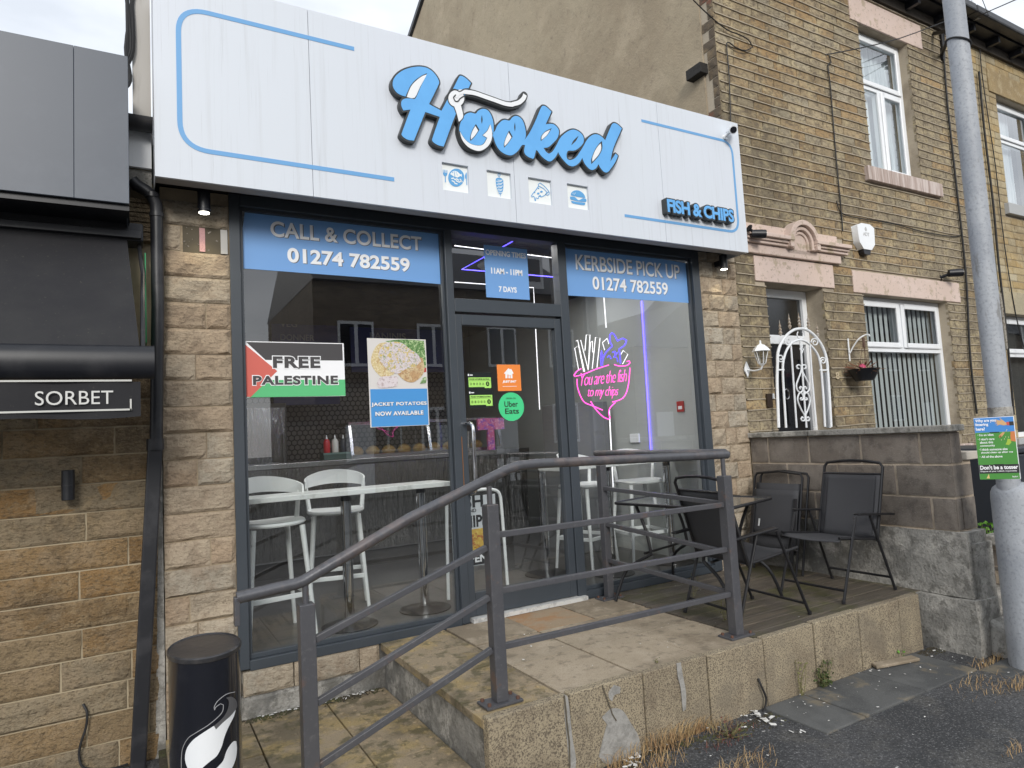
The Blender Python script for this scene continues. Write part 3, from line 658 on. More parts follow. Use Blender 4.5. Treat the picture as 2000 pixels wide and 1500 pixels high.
# printed line borders
def rline(pts, wd=.024):
    P = [Vector((at(px, py, 'y', SY).x, at(px, py, 'y', SY).z)) for px, py in pts]
    out = [P[0]]
    for i in range(1, len(P)-1):
        r = .12; a, b, c = P[i-1], P[i], P[i+1]; d0 = (a-b).normalized()*r; d1 = (c-b).normalized()*r
        for k in range(9):
            t = k/8; out.append((b+d0)*(1-t)**2+b*2*t*(1-t)+(b+d1)*t*t)
    out.append(P[-1]); MB().strip(out, wd, SY-.002, SY-.0005).build('printed_line', M_BLUEL, sg)
zt, zbm = 3.685, 2.882
def pxl(x, z):  # helper to keep the border square on the panel
    return Vector((x, z))
def rline2(P, wd=.024, r=.13):
    out = [P[0]]
    for i in range(1, len(P)-1):
        a, b, c = P[i-1], P[i], P[i+1]; d0 = (a-b).normalized()*r; d1 = (c-b).normalized()*r
        for k in range(11): t = k/10; out.append((b+d0)*(1-t)**2+b*2*t*(1-t)+(b+d1)*t*t)
    out.append(P[-1]); MB().strip(out, wd, SY-.002, SY-.0005).build('printed_line', M_BLUEL, sg)
rline2([pxl(1.212, zt), pxl(.232, zt), pxl(.232, zbm), pxl(1.438, zbm)], .026, .15)
rline2([pxl(3.527, zt-.01), pxl(4.545, zt-.01), pxl(4.545, 2.872), pxl(3.287, 2.872)], .022, .12)

# "Hooked": outlines taken off the sign, on the sign's own plane
HY = SY-.045
def A(L_): return [(lambda p: (p.x, p.z))(at(750+a/7.896, 110+b/7.896, 'y', HY)) for a, b in L_]
def Bq(L_): return [(lambda p: (p.x, p.z))(at(950+a/7.143, 170+b/7.143, 'y', HY)) for a, b in L_]
H_ = A([(132,430),(150,350),(210,275),(300,215),(420,175),(540,162),(640,175),(720,215),(790,285),(838,365),(845,425),(692,740),(885,843),(960,700),(1062,505),(1165,308),(1205,308),(1265,345),(1338,415),(1296,505),(1245,600),(1215,680),(1100,905),(918,1393),(840,1375),(770,1335),(742,1300),(745,1265),(858,938),(635,860),(460,1303),(370,1290),(300,1250),(270,1210),(275,1180),(405,825),(350,830),(300,838),(272,785),(263,730),(278,680),(325,655),(400,652),(480,655),(560,480),(640,320),(662,262),(580,300),(480,370),(410,450),(370,530),(330,622),(270,605),(200,565),(150,500)])
O1 = A([(1163,1150),(1172,1050),(1205,960),(1260,895),(1330,870),(1412,885),(1450,842),(1520,812),(1590,830),(1640,890),(1675,980),(1688,1080),(1680,1200),(1640,1330),(1560,1420),(1430,1440),(1300,1400),(1210,1300)])
O1h = A([(1415,1045),(1470,1135),(1400,1240),(1330,1310),(1325,1250),(1360,1140)])
O1s = A([(1505,905),(1520,980),(1505,1050),(1495,980)])
R1 = Bq([(80,650),(120,610),(150,540),(210,475),(260,460),(320,470),(360,425),(410,405),(465,425),(510,480),(540,580),(548,680),(530,740),(600,640),(680,480),(760,290),(785,264),(830,275),(905,345),(825,522),(880,515),(940,524),(990,570),(1010,620),(990,710),(930,780),(860,840),(795,850),(830,905),(870,932),(920,900),(975,815),(1030,710),(1110,635),(1180,600),(1240,600),(1310,640),(1352,700),(1350,780),(1290,850),(1220,888),(1135,893),(1115,960),(1130,1010),(1170,1020),(1240,990),(1300,910),(1350,830),(1400,740),(1460,680),(1530,660),(1600,690),(1655,745),(1745,530),(1780,505),(1830,525),(1888,580),(1770,850),(1725,1045),(1800,930),(1832,960),(1800,1040),(1740,1130),(1690,1188),(1640,1185),(1590,1130),(1560,1077),(1530,1130),(1480,1158),(1430,1140),(1370,1070),(1335,990),(1290,1060),(1220,1105),(1150,1095),(1080,1030),(1020,950),(1000,907),(960,980),(900,1035),(850,1030),(770,970),(710,890),(690,882),(665,980),(650,1003),(590,980),(540,940),(525,890),(538,812),(495,812),(440,890),(360,950),(280,945),(190,890),(130,800),(100,710)])
R1h = [Bq(q) for q in ([(315,605),(365,695),(300,790),(245,850),(240,800),(270,700)], [(910,575),(860,660),(800,720),(755,755),(760,690),(820,620)], [(1285,680),(1250,750),(1180,815),(1210,750)], [(1610,755),(1615,860),(1560,970),(1460,1080),(1460,1010),(1510,880),(1570,790)], [(395,490),(405,560),(395,630),(385,560)])]
cm = lambda P, n=4: catmull(P, True, n)
rope_c = [(1130,640),(1085,665),(1062,720),(1090,600),(1130,560)]
ring = A([(1110+122*math.cos(t)*1.0, 655+128*math.sin(t)) for t in [2*math.pi*k/20 for k in range(20)]])
ringh = A([(1125+52*math.cos(t), 650+52*math.sin(t)) for t in [2*math.pi*k/12 for k in range(12)]])
rope = A([(1150,665),(1110,690),(1085,660),(1110,605),(1170,555),(1290,560),(1400,578),(1550,630),(1700,682),(1850,735),(1960,752)])+Bq([(370,243),(450,220),(510,165),(532,112)])
rope = catmull(rope, False, 4)
def ribbon_poly(P, w_):
    P = [Vector(p) for p in P]; l_, r_ = [], []
    for i, p in enumerate(P):
        d = (P[min(i+1, len(P)-1)]-P[max(i-1, 0)]).normalized(); nn_ = Vector((-d.y, d.x))*w_/2; l_.append(p+nn_); r_.append(p-nn_)
    d = (P[-1]-P[-2]).normalized(); cap = [P[-1]+Vector((d.x*math.cos(a)-d.y*math.sin(a), d.x*math.sin(a)+d.y*math.cos(a)))*w_/2 for a in (R_(60), R_(30), 0, R_(-30), R_(-60))]
    return l_+cap+r_[::-1]
rp = ribbon_poly(rope[14:], .031)
shaft = A([(1075,770),(1180,760),(1215,900),(1205,960),(1150,1015),(1115,880)])
hookw = A([(1165,1165),(1230,1270),(1320,1350),(1440,1383),(1530,1360),(1588,1262),(1518,1222),(1590,1155),(1635,1055),(1662,1180),(1650,1300),(1590,1400),(1490,1460),(1400,1455),(1290,1400),(1200,1290)])
Hs, O1c, R1c, Rg = cm(H_), cm(O1), cm(R1), cm(ring)
lg = root('sign_lettering', None, None, (1.9, SY, 3.2)); COL.objects.unlink(lg); bpy.data.objects.remove(lg)
back = []
for grp in ([Hs], [O1c], [R1c], [Rg], [rp], [cm(shaft)]): back.append(grp[0])
# union outline: grow each, rasterised together
def grow_union(polys, w_):
    return grow_multi(polys, w_)
def grow_multi(polys, w_, step=.0045):
    allp = np.concatenate([np.array([[p[0], p[1]] for p in P]) for P in polys]); lo = allp.min(0)-w_-3*step; hi = allp.max(0)+w_+3*step
    nx, nz = int((hi[0]-lo[0])/step)+1, int((hi[1]-lo[1])/step)+1
    gx, gz = np.meshgrid(lo[0]+np.arange(nx)*step, lo[1]+np.arange(nz)*step, indexing='ij'); F = np.full(gx.shape, 9.)
    for P in polys:
        Aa = np.array([[p[0], p[1]] for p in P]); Bb = np.roll(Aa, -1, 0); D = np.full(gx.shape, 9.); ins = np.zeros(gx.shape, bool)
        for a, b in zip(Aa, Bb):
            d = b-a; l2 = d@d+1e-12; r = w_+3*step
            i0, i1 = max(0, int((min(a[0], b[0])-r-lo[0])/step)), min(nx, int((max(a[0], b[0])+r-lo[0])/step)+2)
            j0, j1 = max(0, int((min(a[1], b[1])-r-lo[1])/step)), min(nz, int((max(a[1], b[1])+r-lo[1])/step)+2)
            x, z = gx[i0:i1, j0:j1]-a[0], gz[i0:i1, j0:j1]-a[1]; t = np.clip((x*d[0]+z*d[1])/l2, 0, 1)
            D[i0:i1, j0:j1] = np.minimum(D[i0:i1, j0:j1], np.hypot(x-t*d[0], z-t*d[1]))
            if abs(d[1]) > 1e-12: ins ^= ((gz >= min(a[1], b[1])) & (gz < max(a[1], b[1]))) & (gx < a[0]+(gz-a[1])/d[1]*d[0])
        F = np.minimum(F, np.where(ins, -D, D)-w_)
    F[np.abs(F) < 1e-9] = 1e-9
    E = {}
    for i in range(nx-1):
        s0 = F[i] < 0; s1 = F[i+1] < 0
        js = np.nonzero((s0[:-1] != s0[1:]) | (s1[:-1] != s1[1:]) | (s0[:-1] != s1[:-1]))[0]
        for j in js:
            c = [(i, j), (i+1, j), (i+1, j+1), (i, j+1)]; s_ = [F[q] < 0 for q in c]; outs, ins_ = [], []
            for k in range(4):
                p, q = c[k], c[(k+1) % 4]
                if s_[k] != s_[(k+1) % 4]:
                    key = (p, q) if p < q else (q, p); f0, f1 = F[key[0]], F[key[1]]; t = f0/(f0-f1)
                    pt = (lo[0]+(key[0][0]+(key[1][0]-key[0][0])*t)*step, lo[1]+(key[0][1]+(key[1][1]-key[0][1])*t)*step)
                    (outs if s_[k] else ins_).append((key, pt))
            for (ka, pa_), (kb, pb_) in zip(outs, ins_): E[ka] = (kb, pa_)
    loops = []
    while E:
        k = next(iter(E)); P = []
        while k in E: k2, pt = E.pop(k); P.append(pt); k = k2
        if len(P) > 8: loops.append(P)
    return loops
le = plate('lettering_return', grow_multi(back, .011), SY-.045, .0445, M_DKSIDE, sg, label='charcoal backing of the script lettering')
# white glimpses of the sign through the counters
plate('letter_counter', [cm(A([(640,320),(655,280),(580,312),(485,385),(420,460),(382,540),(350,628),(470,640),(552,480)]), 3)], SY-.0462, .001, M_WHITE, le)
tag(plate('letter', [Hs], SY-.0478, .0025, M_BLUE, le), 'blue script letter H')
tag(plate('letter', [O1c, cm(O1h, 3), cm(O1s, 3)], SY-.0476, .0025, M_BLUE, le), 'blue script first letter o')
tag(plate('letter', [R1c]+[cm(q, 3) for q in R1h], SY-.0476, .0025, M_BLUE, le), 'blue joined script letters oked')
for q in (O1h, R1h[0], R1h[1], R1h[3]):
    c_ = sum((Vector(p) for p in q), Vector((0, 0)))/len(q); plate('letter_counter', [cm([c_+(Vector(p)-c_)*.78 for p in q], 3)], SY-.0462, .001, M_WHITE, le)
hk = plate('fish_hook', [cm(hookw, 3)], SY-.0505, .002, M_WHITE, le, label='white fish hook and line tied over the lettering')
MB().strip(cm(hookw+[hookw[0]], 3), .006, SY-.0487, SY-.0483).build('hook_outline', M_DKSIDE, hk)
for q, y_ in ((grow_multi([Rg, cm(shaft)], .006), SY-.0492),): plate('hook_outline', q, y_, .001, M_DKSIDE, hk)
plate('hook_eye', [Rg], SY-.0505, .0012, M_WHITE, hk); plate('hook_shaft', [cm(shaft)], SY-.0504, .001, M_WHITE, hk)
MB().strip(rope[10:], .030, SY-.0525, SY-.0515).build('fishing_line', M_WHITE, hk)
MB().strip(catmull(A([(1100,600),(1065,640),(1085,690),(1115,705),(1145,690),(1160,665),(1230,620),(1300,605)]), False, 4), .008, SY-.0530, SY-.0522).build('hook_outline', M_DKSIDE, hk)
MB().strip(catmull(A([(1040,520),(1100,520),(1160,550),(1230,515),(1310,508)]), False, 4), .008, SY-.0530, SY-.0522).build('hook_outline', M_DKSIDE, hk)

# FISH & CHIPS
fx0, fx1 = X(1303, 405, SY-.05), X(1432, 415, SY-.05); fz0, fz1 = 2.952, 3.072
def tshape(bold): return text_mesh('FISH & CHIPS', fx0, fx1, fz0, fz1, SY-.055, .001, bold, 0, .92)
fz0, fz1 = Zc(1365, 424, SY-.05), Zc(1365, 399, SY-.05)
def text_loops(s, x0, x1, z0, z1, bold, sp):
    me = text_mesh(s, x0, x1, z0, z1, 0, .01, bold, 0, sp); bm = bmesh.new(); bm.from_mesh(me); bmesh.ops.remove_doubles(bm, verts=bm.verts, dist=1e-6)
    bmesh.ops.delete(bm, geom=[f for f in bm.faces if f.normal.y > -.9], context='FACES')
    nxt = {}
    for e in bm.edges:
        if len(e.link_faces) == 1:
            l_ = e.link_loops[0]; nxt[l_.vert] = l_.link_loop_next.vert
    out = []
    while nxt:
        k = next(iter(nxt)); P = []
        while k in nxt: P.append((k.co.x, k.co.z)); k = nxt.pop(k)
        if len(P) > 3: out.append(P)
    bm.free(); return out
fl_ = text_loops('FISH & CHIPS', fx0, fx1, fz0, fz1, .035, .94)
fc = plate('lettering_return', grow_multi(fl_, .010, .003), SY-.052, .0515, M_DKSIDE, sg)
plate('letters', fl_, SY-.0545, .002, M_BLUE, fc)

# spotlights under the sign (lit) and camera on its corner
M_GLOW = mat('lit lamp lens', (1, .97, .85), emit=6.)
def spot(px, py, lab, r=.034):
    p = at(px, py, 'y', -.12); p = Vector((p.x, -.12, 2.70))
    t = root('down_spotlight', lab, 'spotlight', p, 'spotlights under the sign')
    MB().cyl((p.x, -.12, p.z-.105), (p.x, -.12, p.z+.02), r, n=20).build('lamp_body', M_BLACK, t, smooth=True, bevel=.002)
    MB().cyl((p.x, -.12, p.z-.108), (p.x, -.12, p.z-.1055), r*.82, n=20).build('lamp_lens', M_GLOW, t)
    MB().tube([(p.x+r*.99*math.cos(a), -.12+r*.99*math.sin(a), p.z-.09) for a in [2*math.pi*k/20 for k in range(20)]], .002, 6, True).build('lamp_ring', M_CHROME, t)
    box('bracket', M_BLACK, t, p.x-.018, p.x+.018, -.088, -.03, p.z-.07, p.z-.02)
    l_ = bpy.data.lights.new('spot', 'SPOT'); l_.energy = 1.8; l_.spot_size = R_(95); l_.spot_blend = .6; l_.color = (1, .88, .6); l_.shadow_soft_size = .02
    o = bpy.data.objects.new('lamp_light', l_); COL.objects.link(o); o.location = (p.x, -.12, p.z-.115); o.parent = t; o.matrix_parent_inverse = world_of(t).inverted()
spot(398, 378, 'small lit black spotlight under the sign above the left stone pillar')
spot(1412, 500, 'small black spotlight under the right end of the sign')
def cctv(loc, aim, s_, m, lab, nm='security_camera', cat='camera', grp=None, mount=None):
    loc = Vector(loc); d = Vector(aim).normalized(); t = root(nm, lab, cat, loc, grp)
    MB().tube([loc-d*.055*s_, loc-d*.05*s_, loc+d*.03*s_, loc+d*.06*s_], [.02*s_, .034*s_, .036*s_, .034*s_], 18).build('camera_body', m, t, smooth=True)
    MB().tube([loc+d*.0605*s_, loc+d*.064*s_], .027*s_, 16).build('lens', M_BLACKG, t, smooth=True)
    if mount: MB().tube([loc-d*.03*s_, Vector(mount)], .013*s_, 10).build('bracket', m, t, smooth=True); MB().cyl(Vector(mount), Vector(mount)+(Vector(mount)-loc).normalized()*.01, .03*s_, n=14).build('base', m, t, smooth=True)
pc = at(1431, 253, 'y', -.38)
cctv(pc, EYE-pc+Vector((.9, 0, 0)), 1.0, M_WHITEP, 'white bullet camera on the top right corner of the white sign', mount=(pc.x-.01, SY-.002, pc.z-.03))
tag(box('timber_offcut', mat('black timber', (.02, .018, .016), .8, bump=[(30, .5, .01)]), None, 4.70, 4.803, .12, .31, 4.58, 4.68, .004), 'black timber stub sticking out of the beige gable', 'timber')

# ------------------------------------------------------------------ landing, deck, lower paving
ld = root('landing', 'raised paved landing with timber decking in front of the shop', 'landing', (3, -.7, GZ))
LY = -1.41
box('landing_core', M_SOIL, ld, 1.402, 4.78, LY+.002, -.004, GZ, -.028)
xs = [1.762, 2.205, 2.648, 3.088]
def slab(nm, m, par, x0, x1, y0, y1, z0, z1, g=.004, b=.004):
    dz = random.uniform(-.0025, .0025)
    return box(nm, m, par, x0+g, x1-g, y0+g, y1-g, z0, z1+dz, b)
ys = [-.025, -.467, -.908, LY+.004]
for i in range(3):
    for j in range(3): slab('slab', M_SLAB_R if (i, j) == (1, 0) else M_SLAB, ld, xs[i], xs[i+1], ys[j+1], ys[j], -.026, .0)
def blister(nm, par, x0, x1, y0, y1, z0, z1, bz=.0065):
    o = slab(nm, M_BLISTER, par, x0, x1, y0, y1, z0, z1)
    mb = MB(); n = max(1, round((x1-x0)/.073)); k = max(1, round((y1-y0)/.073))
    for a in range(n):
        for b in range(k):
            cx_, cy_ = x0+(a+.5)*(x1-x0)/n, y0+(b+.5)*(y1-y0)/k; r = .0165*random.uniform(.7, 1.1)
            mb.lathe((cx_, cy_, z1-.003), [(r, 0), (r*.9, bz*.8), (r*.55, bz+.001)], 8)
    mb.build('blister_studs', M_BLISTER, o, smooth=True, kind='stuff'); return o
yb = [-.02, -.42, -.82, -1.20, LY-.02]
for a, b in zip(yb, yb[1:]): blister('blister_slab', ld, 1.318, 1.758, b, a, -.045, -.002)
# little riser below the blister row
for a, b in ((-.02, -.5), (-.5, -.98), (-.98, -1.40)): box('riser_block', M_CONC, ld, 1.345, 1.40, b+.003, a-.003, GZ, -.048, .003)
M_DKM = M_DECK
yy = -.03; i = 0
while yy > LY+.02:
    y2 = max(LY+.004, yy-.118)
    o = box('deck_board', M_DECK, ld, 3.096, 4.79, y2+.003, yy-.002, -.026, .003+random.uniform(-.0015, .0015), .003)
    g = MB()
    yy = yy-.118
ex = [1.322, 1.757, 2.205, 2.65, 3.09, 3.53, 3.97, 4.41, 4.655]
for k, (a, b) in enumerate(zip(ex, ex[1:])):
    o = box('edging_slab', M_EDGE, ld, a+.004, b-.004, LY-.052+random.uniform(-.003, .003), LY+.001, GZ-.05, .012+random.uniform(-.006, .006) if k < 7 else .008, .007)
# repairs on the edging: grey mortar smears and a cracked slab
M_SMEAR = mat('grey mortar smear', (.33, .32, .30), .9, var=[(14, (.20, .195, .18), .45, .65, .7)], bump=[(60, .7, .006)])
def smear(L_, y=LY-.0565):
    P = catmull([(lambda p: (p.x, p.z))(at(px, py, 'y', y)) for px, py in L_], True, 4); return plate('mortar_smear', [P], y, .004, M_SMEAR, ld)
smear([(1102,1356),(1109,1362),(1114,1400),(1118,1440),(1125,1480),(1124,1502),(1112,1502),(1108,1450),(1103,1400)])
smear([(1190,1352),(1200,1338),(1212,1342),(1211,1354),(1200,1358),(1196,1370),(1190,1364)])
smear([(1192,1386),(1208,1384),(1220,1392),(1232,1412),(1248,1440),(1252,1475),(1236,1490),(1216,1480),(1196,1492),(1180,1490),(1170,1478),(1178,1445),(1186,1415),(1176,1402)])
smear([(1322,1296),(1330,1294),(1334,1320),(1340,1352),(1340,1385),(1334,1390),(1330,1345),(1324,1320)])
MB().strip([(lambda p: (p.x, p.z))(at(px, py, 'y', LY-.0605)) for px, py in ((1176,1338),(1184,1360),(1193,1385),(1196,1395),(1204,1408))], .006, LY-.0612, LY-.0602).build('crack', M_MORTAR_D, ld)
MB().strip([(lambda p: (p.x, p.z))(at(px, py, 'y', LY-.0605)) for px, py in ((1102,1358),(1105,1385),(1107,1410),(1112,1450),(1113,1500))], .008, LY-.0612, LY-.0602).build('crack', M_MORTAR_D, ld)

lo = root('lower_paving', 'mossy yellow blister paving below the landing step', 'paving', (.8, -.7, GZ))
lo['kind'] = 'structure'; del lo['category'], lo['label']
LZ = -.275
box('paving_bed', M_SOIL, lo, .10, 1.342, -2.4, .003, GZ-.02, LZ-.045)
jx = [.13, .55, .975, 1.343]
for i in range(3):
    o = -.12 if i == 1 else 0
    yy = [-.01, -.50+(.0 if i != 1 else .02), -.95, -1.40, -1.85, -2.3]
    for a, b in zip(yy, yy[1:]): blister('blister_slab', lo, jx[i], jx[i+1], b, a, LZ-.04, LZ)
fl = root('flag_paving', None, None, (3.8, -1.7, GZ)); fl['kind'] = 'structure'
fx = [3.03, 3.36, 3.93, 4.50]
for a, b in zip(fx, fx[1:]): slab('flag', M_FLAG, fl, a, b, -1.87, LY-.058, GZ-.03, GZ+.012, .004, .006)
slab('flag', M_FLAG, fl, 4.50, 4.95, -2.05, -1.86, GZ-.03, GZ+.008, .01, .006)
tag(MB().add([(4.02,-1.52,GZ+.015),(4.36,-1.60,GZ+.015),(4.38,-1.53,GZ+.015),(4.06,-1.46,GZ+.015),(4.02,-1.52,GZ+.035),(4.36,-1.60,GZ+.035),(4.38,-1.53,GZ+.035),(4.06,-1.46,GZ+.035)],
         [(0,3,2,1),(4,5,6,7),(0,1,5,4),(1,2,6,5),(2,3,7,6),(3,0,4,7)]).build('loose_stone', M_SLAB, None, bevel=.006), 'thin loose stone slip lying at the far end of the edging', 'stone')

# ------------------------------------------------------------------ railing
rl = root('railing', 'grey steel ramp railing with a round handrail and flat bars', 'railing', (2.2, -1.31, 0))
RY = -1.31
def post(x, y, z0, z1, parent=rl, plate_=True, w_=.062):
    p = box('post', M_RAIL, parent, x-w_/2, x+w_/2, y-w_/2, y+w_/2, z0+(.012 if plate_ else 0), z1, .004)
    if plate_:
        box('foot_plate', M_RAIL, p, x-.095, x+.095, y-.055, y+.055, z0, z0+.012, .002)
        for sx in (-1, 1):
            for sy in (-1, 1): MB().cyl((x+sx*.075, y+sy*.036, z0+.012), (x+sx*.075, y+sy*.036, z0+.024), .009, n=6).build('bolt', mat('rusty bolt', (.12, .06, .04), .8), p)
    return p
xL, xC, xR = .604, 1.472, 3.045
post(xL, RY, LZ, .60); post(xC, RY, .0, .915); post(xR, RY, .0, .93)
post(xR, -.115, .0, .98, w_=.055)
def stub(x, y, z0, z1): MB().cyl((x, y, z0), (x, y, z1), .013, n=10).build('stub', M_RAIL, rl, smooth=True)
stub(xL, RY, .60, .69); stub(xC, RY, .915, 1.0); stub(xR, RY, .93, 1.05); stub(xR, -.115, .98, 1.06)
def bars(p, q, nm='rail_bar', s_=.028): MB().bar(p, q, s_, s_).build(nm, M_RAIL, rl, bevel=.003)
for z in (.768, .508, .25): bars((xC+.032, RY, z), (xR-.032, RY, z-.006))
for z0, z1 in ((.450, .715), (.200, .486), (-.045, .247)): bars((xL+.032, RY, z0), (xC-.032, RY, z1))
for z0, z1 in ((.808, .765), (.545, .478), (.28, .242)): bars((xR, -.143, z0), (xR, RY+.032, z1))
hp = [(.345, RY, .672), (.50, RY, .677), (.565, RY, .686), (.60, RY, .70), (.66, RY, .727), (xC-.25, RY, .955), (1.53, RY, 1.042), (1.60, RY, 1.068), (1.66, RY, 1.073), (1.75, RY, 1.073), (xR-.05, RY, 1.073), (xR, RY, 1.073)]
hp = [tuple(at(462, 1168, 'y', RY)), tuple(at(540, 1149, 'y', RY)), tuple(at(575, 1141, 'y', RY)), tuple(at(592, 1135, 'y', RY)), tuple(at(612, 1123, 'y', RY)), tuple(at(800, 1012, 'y', RY)), tuple(at(990, 917, 'y', RY)), tuple(at(1015, 909, 'y', RY)), tuple(at(1045, 906, 'y', RY)), tuple(at(1080, 904, 'y', RY)), tuple(at(1420, 888, 'y', RY))]
MB().tube(hp, .024, 16).build('handrail', M_RAILT, rl, smooth=True)
box('handrail_end_drop', M_RAIL, rl, .332, .352, RY-.02, RY+.02, .56, .668, .003)
MB().tube([tuple(hp[-1]), (xR+.045, RY+.02, 1.064), (xR+.04, RY+.12, 1.064), (xR, -.9, 1.066), (xR, -.06, 1.07)], .023, 16).build('handrail', M_RAILT, rl, smooth=True)

# ------------------------------------------------------------------ bin
bn = root('litter_bin', 'black oval bin with a white swirl in the bottom left foreground', 'litter bin', (.2, -1.46, GZ))
BC, BR, BT = Vector((.213, -1.475)), (.116, .165), .565
prof = [(1., 0)]; n = 40
MB().lathe((BC.x, BC.y, GZ), [(.97, .0), (.97, .06), (1, .062), (1, BT-GZ-.03)], n, *BR).build('bin_body', M_BLACKG, bn, smooth=True)
MB().lathe((BC.x, BC.y, BT-.03), [(1.03, 0), (1.04, .004), (1.04, .014), (1.0, .018), (.97, .014), (.3, .016)], n, *BR).build('lid', mat('scuffed black lid', (.03, .03, .033), .3, var=[(9, (.085, .08, .075), .48, .7, .7)], bump=[(20, .3, .004)]), bn, smooth=True)
def onbin(px, py, k=1.006):
    d = ROT @ _cv(px, py); o = EYE; a_, b_ = BR[0]*k, BR[1]*k
    ox, oy = (o.x-BC.x)/a_, (o.y-BC.y)/b_; dx, dy = d.x/a_, d.y/b_
    A_ = dx*dx+dy*dy; B_ = 2*(ox*dx+oy*dy); C_ = ox*ox+oy*oy-1; D_ = B_*B_-4*A_*C_
    t = (-B_-math.sqrt(max(D_, 0)))/(2*A_); return o+d*t
def decal(nm, L_, m, k=1.006, par=bn):
    P = catmull([(330+x/5.36, 1220+y/5.36) for x, y in L_], True, 4)
    Q = []
    for p in P:
        o_p = onbin(p[0], p[1], k); Q.append((math.atan2((o_p.x-BC.x)/BR[0], -(o_p.y-BC.y)/BR[1]), o_p.z))
    me0 = plate_mesh([Q], 0, .0001); bm = bmesh.new(); bm.from_mesh(me0)
    bmesh.ops.delete(bm, geom=[f for f in bm.faces if f.normal.y > -.5], context='FACES')
    u0, u1 = min(q_[0] for q_ in Q), max(q_[0] for q_ in Q); u_ = u0+.08
    while u_ < u1: bmesh.ops.bisect_plane(bm, geom=bm.verts[:]+bm.edges[:]+bm.faces[:], plane_co=(u_, 0, 0), plane_no=(1, 0, 0)); u_ += .08
    for v in bm.verts:                               # wrap the flat print round the body
        t_ = v.co.x; v.co.x = BC.x+math.sin(t_)*BR[0]*k; v.co.y = BC.y-math.cos(t_)*BR[1]*k
    me = bpy.data.meshes.new(nm); bm.to_mesh(me); bm.free(); me.materials.append(m); return obj(nm, me, par)
decal('swirl_print', [(470,1060),(430,1085),(330,1150),(250,1210),(190,1290),(168,1380),(178,1460),(215,1530),(290,1580),(330,1520),(420,1440),(500,1375),(550,1280),(580,1180),(620,1080),(680,960),(702,880),(640,940),(560,1010),(490,1070)], M_WHITE, 1.006)
decal('swirl_print', [(705,880),(715,830),(695,780),(650,755),(600,765),(625,800),(620,870),(590,940),(540,1000),(472,1058),(492,1098),(560,1030),(640,960)], mat('grey print', (.10, .10, .105), .4), 1.010)
decal('swirl_print', [(705,1220),(680,1220),(640,1260),(600,1330),(570,1420),(520,1480),(480,1520),(600,1540),(660,1500),(700,1400),(712,1300)], M_WHITE, 1.006)
MB().tube([onbin(330+x/5.36, 1220+y/5.36, 1.005) for x, y in catmull([(130,1500),(130,1400),(145,1290),(200,1190),(270,1140),(400,1060),(500,980),(560,910),(570,840),(540,828),(490,865),(478,895),(475,860),(510,800),(600,730),(690,705)], False, 4)], .0012, 5).build('swirl_outline', mat('silver line', (.35, .35, .36), .4), bn)

# ------------------------------------------------------------------ folding chairs and table on the deck
def make_chair(name, label, cat, loc, rz, grp):
    t = root(name, label, cat, loc, grp, rz, local=True)
    W = .245
    for s in (-1, 1):
        y = s*W
        MB().tube([(.31, y, .0), (.09, y*.98, .545)], .0095, 8).build('leg', M_CHAIRM, t, smooth=True)
        MB().tube([(-.28, y, .0), (-.075, y*.98, .535)], .0095, 8).build('leg', M_CHAIRM, t, smooth=True)
        box('armrest', M_CHAIRM, t, -.28, .14, y-.022, y+.022, .545, .560, .006).rotation_euler = (0, R_(-5.5), 0)
        for q in ((.31, 0), (-.28, 0)): MB().cyl((q[0], y, 0), (q[0]*.995, y, .02), .0125, n=8).build('foot_cap', M_CHAIRM, t, smooth=True)
    for x, z in ((.27, .075), (-.245, .09)): MB().cyl((x, -W, z), (x, W, z), .0085, n=8).build('crossbar', M_CHAIRM, t, smooth=True)
    MB().tube([(.27, -W*.93, .42), (.0, -W*.93, .385), (-.16, -W*.93, .365)], .0095, 8).tube([(.27, W*.93, .42), (.0, W*.93, .385), (-.16, W*.93, .365)], .0095, 8).build('seat_frame', M_CHAIRM, t, smooth=True)
    mb = MB(); n = 12
    for i in range(n+1):
        x = .275-.43*i/n
        for j in range(9):
            v = -1+2*j/8; mb.v.append((x, v*W*.93, .418-.053*i/n-.028*(1-v*v)*math.sin(math.pi*min(1, (i+2)/(n+2)))-(.02 if i == 0 else 0)))
    for i in range(n):
        for j in range(8): a = i*9+j; mb.f.append((a, a+1, a+10, a+9))
    o = mb.build('seat', M_CHAIRF, t, smooth=True); o.modifiers.new('t', 'SOLIDIFY').thickness = .003
    def bk(z): return -.145-.155*(z-.35)/.55
    B = [(bk(.35), -.232, .35), (bk(.88), -.232, .86), (bk(.89)-.002, -.21, .888), (bk(.9), -.1, .902), (bk(.905), 0, .906), (bk(.9), .1, .902), (bk(.89), .21, .888), (bk(.88), .232, .86), (bk(.35), .232, .35)]
    MB().tube(B, .0105, 8).build('back_frame', M_CHAIRM, t, smooth=True)
    MB().cyl((bk(.81), -.232, .81), (bk(.81), .232, .81), .008, n=8).build('top_bar', M_CHAIRM, t, smooth=True)
    mb = MB(); n = 10
    for i in range(n+1):
        z = .36+.45*i/n
        for j in range(9):
            v = -1+2*j/8; mb.v.append((bk(z)-.016*(1-v*v)*math.sin(math.pi*i/n)**.5, v*.228, z))
    for i in range(n):
        for j in range(8): a = i*9+j; mb.f.append((a, a+1, a+10, a+9))
    o = mb.build('backrest', M_CHAIRF, t, smooth=True); o.modifiers.new('t', 'SOLIDIFY').thickness = .003
    for s in (-1, 1): MB().bar((bk(.37), s*.19, .37), (bk(.80), s*.19, .80), .004, .003).build('seam', M_CHAIRM, t)
    return t
DZ = .006
G_CH = 'folding chairs on the deck'
make_chair('folding_chair', 'open black folding chair in front of the block wall, facing the shop table', 'chair', (4.385, -1.05, DZ), math.pi, G_CH)
